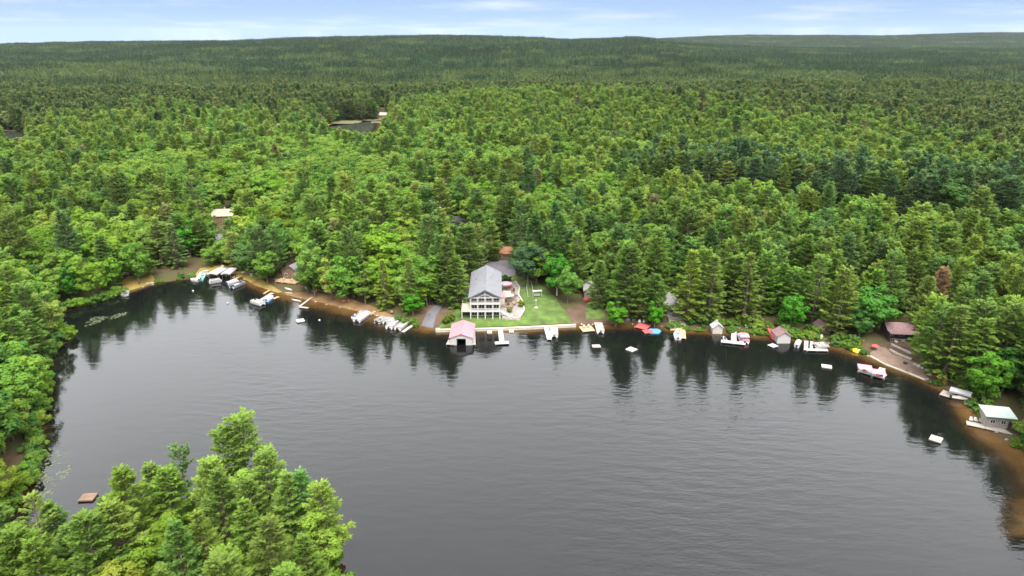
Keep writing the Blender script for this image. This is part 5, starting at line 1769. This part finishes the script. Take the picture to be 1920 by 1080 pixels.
# grey shed with the pale metal roof, right edge
q = at(1872, 802, 0.5)
c = empty("lake_shed", (q.x, q.y, 0.45), -0.20); tag(c, "grey shed with pale green metal roof standing on a dock at the right edge", "shed")
MB().prismx([(0, 0), (4.0, 0), (4.0, 3.5), (0, 3.0)], -3.1, 3.1).build("wall", M["greywood"], c)
MB().prismx([(-0.5, 2.98), (4.5, 3.62), (4.5, 3.76), (-0.5, 3.12)], -3.5, 3.5).build("roof", M["palemetal"], c)
window(c, -2.2, -1.0, 1.1, 2.2, 0.0, 2); window(c, 0.2, 1.4, 1.1, 2.2, 0.0, 2)
MB().box(1.9, 2.8, -0.06, 0, 0.05, 2.1).build("door", M["darklog"], c)
dock([((1812, 792), (1903, 812), 2.2)], "long pale dock under the grey shed with white chairs on its end", "palewood", 0.43)
for k, (px, py) in enumerate(((1820, 790), (1829, 791), (1840, 793.5))):
    q = at(px, py, 0.45); chair((q.x, q.y, 0.44), 4.2 + 0.3 * k, ("leftmost", "middle", "rightmost")[k] + " of the three white chairs on the shed's dock", "white", None)
for k, (px, py, lb) in enumerate(((1858, 797, "dark kayak style bench in front of the grey shed"), (1880, 801, "second dark bench in front of the grey shed"))):
    q = at(px, py, 0.45); o = empty("bench", (q.x, q.y, 0.44), -0.2); tag(o, lb, "bench")
    MB().box(-0.8, 0.8, -0.25, 0.25, 0.4, 0.46).build("seat", M["darklog"], o); MB().box(-0.8, 0.8, 0.26, 0.32, 0.4, 0.85).build("backrest", M["darklog"], o)
    for s in (-1, 1): MB().box(s * 0.7 - 0.05, s * 0.7 + 0.05, -0.22, 0.22, 0, 0.397).build("leg", M["darklog"], o)

# ------------------------------------------------------------------ left shore
slim_craft("canoe", (219, 543), (226, 539), "tealdark", "teal canoe pulled up beside the first white boats on the left shore", "canoe", 0.95)
pontoon_boat((224, 547), (238, 552), "left white boat of the pair at the far left shore", None, "tarp", group=None)
motor_boat((229, 553), (240, 556), "right small white boat of the pair at the far left shore", "white", "dark")
o = MB().bar((-1.8, 0, 0.2), (1.8, 0, 0.2), 0.35, 7).build("log_bench", M["palewood"]); q = atg(283, 532); o.location = (q.x, q.y, q.z); o.rotation_euler = (0, 0, 0.2); tag(o, "pale log lying at the edge of the left shore lawn", "log")
q = atg(233, 515); o = MB().box(-1.8, 1.8, -0.6, 0.6, 0, 0.9).build("wood_pile", M["palewood"]); o.location = (q.x, q.y, q.z); o.rotation_euler = (0, 0, 0.3); tag(o, "pale stack of lumber at the back of the left shore lawn", "wood pile")
dock([((379, 508), (368, 524), 1.3)], "thin white dock leading out to the white and teal boats", "white", 0.5)
motor_boat((372, 528), (358, 526), "white covered boat left of the thin white dock", "white", cover="tarp")
motor_boat((377, 526), (383, 517), "teal and white boat right of the thin white dock", "teal", "tealdark")
q = atg(387, 512); o = MB().box(-1.0, 1.0, -0.6, 0.6, 0, 1.0).box(-1.06, 1.06, -0.66, 0.66, 1.003, 1.1).build("dock_box", M["white"]); o.location = (q.x, q.y, q.z); tag(o, "white storage box on the bank right of the thin white dock", "box")
boat_lift((399, 527), (418, 516), "large white boat lift canopy in the left shore cluster", "tarp", 4.4, 3.3)
pontoon_boat((397, 530), (412, 528), "pale pontoon boat under the front of the white lift canopy", None, None, "vinyl", "alu")
boat_lift((424, 526), (438, 515), "grey boat lift canopy right of the large white one", "greytarp", 3.8, 3.1)
dock([((452, 517), (434, 526), 1.5)], "tan dock between the grey lift canopy and the navy pontoon boat", "tanwood", 0.5)
for k, (px, py) in enumerate(((438, 522), (445, 519))):
    q = at(px, py, 0.51); chair((q.x, q.y, 0.51), 3.6, ("outer", "inner")[k] + " tan chair on the tan dock among the left boats", "tanwood")
pontoon_boat((434, 541), (459, 531), "pontoon boat with navy seats at the right of the left cluster", None, None, "navy", "alu")
pontoon_boat((427, 534), (447, 529), "mauve grey pontoon boat behind the navy seated one", None, "greytarp")
rock((457, 512), 1.1, "cream boulder on the grass behind the left boats", "palestone")
q = atg(472, 518); o = empty("bin", (q.x, q.y, q.z)); tag(o, "pale green bin on the grass near the left boats", "bin"); MB().bar((0, 0, 0), (0, 0, 1.1), 0.5, 8, 0.6).build("body", M["palemetal"], o); MB().bar((0, 0, 1.103), (0, 0, 1.2), 0.64, 8).build("lid", M["white"], o)
rock((418, 500), 1.0, "pale flat stone at the top of the left grass", "palestone")
buoy((362, 546), "white buoy floating left of the left boat cluster"); buoy((427, 569), "white buoy at the edge of the calm water below the left boats"); buoy((599, 601), "white buoy right of the raft off the beach")
dock([((511, 549), (478, 569), 1.5)], "grey dock with a pontoon boat at its outer end left of the beach", "greywood", 0.5)
pontoon_boat((474, 567), (494, 573), "mauve grey pontoon boat at the outer end of the grey dock", None, None, "vinyl", "white")
motor_boat((500, 566), (512, 558), "pale blue boat moored right of the grey dock", "blue", "blue", cover="blue")
dock([((505, 544), (495, 550), 0.9)], "short tan plank dock left of the grey dock", "tanwood", 0.5)
dock([((522, 556), (512, 560), 1.2)], "stub of tan dock by the pale blue boat", "tanwood", 0.45)
slim_craft("canoe", (534, 541), (548, 546), "palemetal", "pale green overturned canoe on the grass below the cabin", "canoe", 1.1, True)
slim_craft("canoe", (534, 551), (549, 551), "tanwood", "tan canoe lying at the water's edge below the cabin", "canoe", 1.0)
slim_craft("paddle_board", (547, 562), (565, 566), "white", "white paddle board floating left of the L shaped dock", "paddle board", 0.9, z=-0.1)
dock([((585, 557), (562, 574), 0.9), ((561, 575), (578, 577), 1.0)], "thin L shaped pale dock off the brown beach", "palewood", 0.45)
raft((563, 601), "white raft off the brown beach", 2.6, 2.6, 0.5, "white")
for k, (px, py, m, lb) in enumerate(((592, 549, "orange", "orange chair at the left end of the beach"), (606, 548, "palewood", "pale chair on the beach behind the L shaped dock"), (620, 549, "palewood", "pale chair in the middle of the beach"),
                                     (634, 551, "greywood", "grey chair on the beach under the trees"), (641, 556, "log", "brown chair at the right part of the beach"))):
    q = atg(px, py); chair((q.x, q.y, q.z + 0.06), 4.3, lb, m)
for k, (px, py, s, lb) in enumerate(((588, 546, 0.8, "brown boulder at the beach's left end"), (600, 545, 0.7, "stone behind the beach chairs, leftmost"), (613, 545, 0.8, "stone behind the middle of the beach"), (627, 547, 0.7, "stone behind the grey beach chair"),
                                     (648, 553, 0.8, "stone at the right end of the beach wall"), (576, 540, 1.0, "brown boulder below the cabin deck"))):
    rock((px, py), s, lb, "palestone" if k % 2 else "stone")
slim_craft("kayak", (645, 566), (652, 565), "orange", "small orange kayak on the brown beach", "kayak", 0.8)

pontoon_boat((668, 605), (692, 588), "pontoon boat with a long white cover, left group by the ramp", None, "tarp", width=2.9)
pontoon_boat((673, 598), (683, 586), "blue grey pontoon boat just left of the white covered one", None, None, "vinyl", "alu")
jet_ski((661, 598), (666, 592), "white jet ski at the left end of the ramp boats"); jet_ski((664, 602), (669, 596), "second white jet ski, next to the leftmost one")
dock([((703, 583), (694, 590), 0.9)], "short tan dock behind the white covered pontoon boat", "tanwood", 0.5)
pontoon_boat((708, 606), (722, 599), "round nosed white boat at the left of the second ramp group", None, None, "vinyl", "white", deckm="dark")
pontoon_boat((729, 618), (744, 603), "white pontoon boat in the middle of the second ramp group", None, None, "carpet", "white")
pontoon_boat((745, 620), (762, 607), "white pontoon boat beside the tan dock in the second ramp group", None, None, "vinyl", "white")
pontoon_boat((724, 608), (735, 600), "small grey pontoon boat at the back of the second ramp group", None, None, "greytarp", "white")
dock([((752, 594), (739, 603), 0.9)], "short tan dock behind the middle white pontoon boat", "tanwood", 0.5)
dock([((782, 604), (755, 622), 1.2)], "long pale dock right of the second ramp group", "palewood", 0.5)
q = atg(735, 588); o = empty("grill", (q.x, q.y, q.z)); tag(o, "small pink grill on the bare soil above the ramp boats", "grill"); MB().bar((0, 0, 0.5), (0, 0, 1.0), 0.42, 8).build("drum", M["pinkroof"], o)
for s in (-1, 1): MB().bar((s * 0.3, 0, 0), (s * 0.2, 0, 0.5), 0.05).build("leg", M["dark"], o)

# ------------------------------------------------------------------ right shore
raft((1118, 649), "tan raft below the square tan dock platform", 2.6, 2.0, 0.05, "palewood"); raft((1184, 655), "white diamond shaped raft left of the red dock's reflection", 2.7, 2.7, 0.75, "white")
raft((1550, 687), "white raft in dark water off the right shore", 2.8, 2.2, -0.35, "white"); raft((1755, 823), "grey raft near the right shore's shallow brown water", 2.9, 2.6, 0.85, "greywood")
raft((165, 932), "brown raft with dark sides near the wooded point", 3.0, 2.5, 0.08, "mauve" if False else "log")
dock([((1194, 609), (1216, 614), 4.2), ((1212, 618), (1218, 624), 3.2)], "stepped red dock with a blue float at its end", "redwood", 0.5)
o = MB().slab([(-1.9, -1.6), (1.2, -1.9), (2.3, 0.2), (1.4, 1.9), (-1.4, 1.9)], 0.05, 0.42).build("float", M["skyblue"]); q = at(1227, 621, 0.3); o.location = (q.x, q.y, 0); tag(o, "bright blue float tied to the red dock", "float")
for k, (px, py, m, lb) in enumerate(((1199, 606, "white", "left white chair on the red dock"), (1207, 606, "palewood", "right pale chair on the red dock"))):
    q = at(px, py, 0.51); chair((q.x, q.y, 0.52), 4.5, lb, m)
dock([((1256, 616), (1283, 617), 2.6), ((1280, 619), (1281, 634), 1.8)], "tan dock with white outer leg below the stone steps", "tanwood", 0.5)
motor_boat((1271, 638), (1269, 624), "white boat with teal interior beside the tan and white dock", "white", "teal", width=2.6)
bs = boathouse((1345, 626), 3.2, 2.6, 2.3, 3.5, "white", "white", "small white gabled boat shed at the water's edge", opening=False, name="boat_shed")
o = MB().bar((0, 1.8, 3.7), (0, 1.8, 4.3), 0.35, 6, 0.25).build("cupola", M["white"], bs)
MB().box(-0.9, 0.9, -0.05, -0.003, 0.05, 2.0).build("door", M["vinyl"], bs)
dock([((1376, 616), (1376, 640), 1.7), ((1352, 639), (1398, 644), 2.0)], "white U shaped dock right of the small white boat shed", "white", 0.55, "alu")
pontoon_boat((1396, 645), (1390, 630), "boat with pinkish seats at the white U shaped dock", "pink", None, "pink", "white", width=3.0)
jet_ski((1361, 641), (1356, 634), "white and black jet ski left of the U shaped dock", "white")
for k, (px, py, lb) in enumerate(((1385, 617, "white chair on the bank behind the U shaped dock"), (1399, 616, "second white chair, right of the first behind the U shaped dock"))):
    q = atg(px, py); chair((q.x, q.y, q.z), 4.5, lb, "white")
boathouse((1469, 644), 4.2, 4.5, 2.5, 3.9, "mauve", "white", "white gabled boathouse with red steps at its left side", opening=False, name="boathouse")
st_ = empty("red_steps", (at(1450, 632, 0.5).x, at(1450, 632, 0.5).y, 0)); tag(st_, "red wooden steps left of the white gabled boathouse", "steps")
for k in range(6): MB().box(-0.8, 0.8, -2.0 + 1.0 * k, -1.0 + 1.0 * k, 0.2, 0.55 + 0.28 * k).build("step", M["redwood"], st_)
for s in (-1, 1): MB().bar((s * 0.85, -2.0, 1.3), (s * 0.85, 4.0, 3.0), 0.07).build("handrail", M["redwood"], st_)
dock([((1444, 645), (1455, 650), 2.4)], "small white dock at the foot of the red steps", "white", 0.5)
MB_ = dock([((1512, 639), (1511, 656), 1.2), ((1522, 640), (1521, 655), 0.9), ((1511, 655), (1552, 656), 1.4)], "white comb shaped dock right of the white boathouse", "white", 0.55, "alu")
pontoon_boat((1528, 652), (1550, 650), "white pontoon boat tied inside the comb shaped dock", None, None, "vinyl", "white")
pontoon_boat((1494, 651), (1497, 644), "small white covered boat between boathouse and comb shaped dock", None, "tarp", width=1.6)
q = at(1539, 638, 0.6); o = MB().box(-0.35, 0.35, -0.35, 0.35, 0, 1.9).bar((0, 0, 1.9), (0, 0, 2.3), 0.4, 6, 0.1).build("dock_light", M["cream"]); o.location = (q.x, q.y, 0.3); tag(o, "cream post beside the comb shaped dock", "post")
q = atg(1533, 620)
for k, (px, py) in enumerate(((1531, 619), (1537, 621))):
    q = atg(px, py); chair((q.x, q.y, q.z), 4.4, ("left", "right")[k] + " white chair in front of the small red brown shed", "white")
slim_craft("canoe", (1586, 644), (1604, 652), "white", "white canoe on the bank left of the yellow float", "canoe", 1.2)
slim_craft("canoe", (1583, 648), (1600, 655), "tarp", "second white canoe, nearer the water beside the first", "canoe", 1.0)
q = at(1607, 658, 0.3); bm = bmesh.new(); bmesh.ops.create_icosphere(bm, subdivisions=2, radius=1.0)
for v in bm.verts: v.co.x *= 1.6; v.co.y *= 1.4; v.co.z = v.co.z * 0.75 + 0.15 * math.sin(v.co.x * 4)
me = bpy.data.meshes.new("inflatable_float"); bm.to_mesh(me); bm.free(); me.materials.append(M["yellow"]); o = link_mesh("inflatable_float", me); o.location = (q.x, q.y, 0.35); tag(o, "round yellow inflatable float at the water's edge", "float")
q = atg(1640, 656); umbrella((q.x, q.y, q.z), "small red umbrella at the left end of the paved terrace", "red", 1.1, 1.9)
# pink canopied dock
dk = dock([((1611, 692), (1660, 706), 3.4), ((1655, 690), (1646, 700), 1.6)], "white dock carrying two pink canopies off the paved terrace", "white", 0.5, "alu")
for lb, a in (("left pink square canopy on the white dock", (1622, 688)), ("right pink square canopy on the white dock", (1647, 697))):
    q = at(*a, 2.2); o = empty("canopy", (q.x, q.y, 0.5), -0.35); tag(o, lb, "canopy")
    for sx in (-1, 1):
        for sy in (-1, 1): MB().bar((sx * 1.6, sy * 1.4, 0), (sx * 1.6, sy * 1.4, 1.75), 0.06).build("post", M["white"], o)
    MB().add([(-1.9, -1.7, 1.7), (1.9, -1.7, 1.7), (1.9, 1.7, 1.7), (-1.9, 1.7, 1.7), (0, 0, 2.35)], [(0, 1, 4), (1, 2, 4), (2, 3, 4), (3, 0, 4), (3, 2, 1, 0)]).build("roof", M["pink"], o)
for k, (px, py, lb) in enumerate(((1620, 697, "red chair under the left pink canopy"), (1645, 705, "left red chair under the right pink canopy"), (1652, 707, "right red chair under the right pink canopy"))):
    q = at(px, py, 0.51); chair((q.x, q.y, 0.52), 4.3, lb, "red")
# terrace walls, rocks and bits
for pts, lb in (([(1668, 657), (1680, 664), (1695, 670), (1709, 675)], "curved pale stone wall behind the paved terrace"), ([(1671, 647), (1690, 656), (1708, 664)], "upper pale stone wall on the slope below the dark brown cabin")):
    A_ = [atg(*p_) for p_ in pts]; o = empty("garden_wall", tuple(A_[0])); tag(o, lb, "wall")
    for a, b in zip(A_, A_[1:]):
        a2, b2 = a - A_[0], b - A_[0]; d_ = (b2 - a2).normalized(); s_ = Vector((-d_.y, d_.x, 0)) * 0.22
        MB().slab([(v.x, v.y) for v in (a2 + s_, a2 - s_, b2 - s_, b2 + s_)], min(a2.z, b2.z) - 0.4, max(a2.z, b2.z) + 0.55).build("wall_piece", M["palestone"], o)
A_ = [atg(*p_) for p_ in ((1631, 668), (1660, 684), (1700, 699), (1735, 713))]; o = empty("terrace_wall", tuple(A_[0])); tag(o, "low stone retaining wall at the water along the paved terrace", "wall")
for a, b in zip(A_, A_[1:]):
    a2, b2 = a - A_[0], b - A_[0]; d_ = (b2 - a2).normalized(); s_ = Vector((-d_.y, d_.x, 0)) * 0.3
    MB().slab([(v.x, v.y) for v in (a2 + s_, a2 - s_, b2 - s_, b2 + s_)], -1.6, max(a2.z, b2.z) + 0.25).build("wall_piece", M["palestone"], o)
for k, (px, py, s, lb) in enumerate(((1722, 687, 0.9, "largest white boulder at the right end of the terrace"), (1729, 690, 0.7, "white boulder right of the largest terrace boulder"), (1716, 684, 0.6, "small pale stone left of the largest terrace boulder"),
                                     (1737, 694, 0.7, "grey stone at the terrace's end under the trees"), (1744, 703, 0.8, "pale boulder beside the red kayak"), (1680, 641, 0.8, "pale stone below the dark cabin's porch, left"), (1693, 640, 0.7, "pale stone below the dark cabin's porch, right"),
                                     (1178, 600, 0.8, "grey boulder on the bank left of the red dock"), (1188, 600, 0.7, "grey boulder just above the red dock"), (1262, 607, 0.8, "brown boulder beside the stone steps"))):
    rock((px, py), s, lb, "palestone" if k not in (3, 7, 8, 9) else "stone")
slim_craft("kayak", (1750, 709), (1755, 702), "red", "red kayak leaning on the bank right of the terrace", "kayak", 0.9)
slim_craft("kayak", (1762, 711), (1770, 714), "orange", "orange kayak on the bank right of the red one", "kayak", 0.9)
q = atg(1697, 682); o = empty("fire_pit", (q.x, q.y, q.z)); tag(o, "dark fire pit on the paved terrace", "fire pit"); MB().bar((0, 0, 0), (0, 0, 0.45), 0.55, 10).build("ring", M["darklog"], o); MB().bar((0, 0, 0.45), (0, 0, 0.5), 0.4, 8).build("ash", M["shade"], o)
dock([((1765, 735), (1788, 742), 3.6)], "square grey dock left of the small white canopy at the right", "greywood", 0.45)
boat_lift((1790, 744), (1808, 749), "small white boat lift canopy right of the square grey dock", "tarp", 2.8, 2.4)
motor_boat((1793, 750), (1806, 752), "dark covered boat under the small white lift canopy", "dark", "dark", cover="palewood", width=1.8)
q = atg(724, 222); o = MB().box(-6, 6, -1.0, 1.0, 0.0, 0.5).build("pond_dock", M["palewood"]); q = at(705, 229, 0.3); o.location = (q.x, q.y, 0.2); o.rotation_euler = (0, 0, 0.2); tag(o, "tiny pale dock at the right end of the far pond", "dock")


# ------------------------------------------------------------------ lily pads and weeds on the water
def pads(name, poly_px, n, seed, smin=0.16, smax=0.36):
    P = poly_at(poly_px); g = np.random.default_rng(seed)
    lo, hi = P.min(0), P.max(0)
    mb = MB(); k = 0
    while k < n:
        x, y = g.uniform(lo[0], hi[0]), g.uniform(lo[1], hi[1])
        if not inside(P, np.array([x]), np.array([y]))[0] or snoise(np.array([x]), np.array([y]), 7, seed)[0] < g.uniform(-0.6, 0.5):
            k += 0.2; continue
        r_ = g.uniform(smin, smax); a0 = g.uniform(0, 6.28)
        vs = [(x, y, 0.012)] + [(x + r_ * math.cos(a0 + j * 0.95), y + r_ * math.sin(a0 + j * 0.95), 0.014 + g.uniform(0, 0.02)) for j in range(7)]
        mb.add(vs, [(0, j, j + 1) for j in range(1, 7)]); k += 1
    o = mb.build(name, M["pad"]); tag(o, kind="stuff")


pads("lily_pads", [(60, 900), (75, 850), (95, 840), (130, 850), (132, 880), (110, 925), (75, 930)], 300, 5)
pads("lily_pads", [(150, 612), (170, 596), (215, 588), (240, 585), (235, 592), (195, 602), (165, 612)], 260, 6, 0.16, 0.36)
pads("lily_pads", [(96, 612), (112, 585), (130, 590), (125, 612), (112, 628)], 160, 7)

# ------------------------------------------------------------------ the air
hz = MB().box(-13500, 13500, -900, 14500, -4.2, 420).build("haze", M["white"])
hm = bpy.data.materials.new("haze_air"); hm.use_nodes = True
_t = hm.node_tree; _t.nodes.clear()
_o = _t.nodes.new("ShaderNodeOutputMaterial"); _v = _t.nodes.new("ShaderNodeVolumePrincipled")
_v.inputs["Color"].default_value = (0.86, 0.92, 1.0, 1); _v.inputs["Density"].default_value = 0.000010
_v.inputs["Anisotropy"].default_value = 0.2
_t.links.new(_v.outputs[0], _o.inputs["Volume"])
hz.data.materials[0] = hm
tag(hz, kind="stuff")
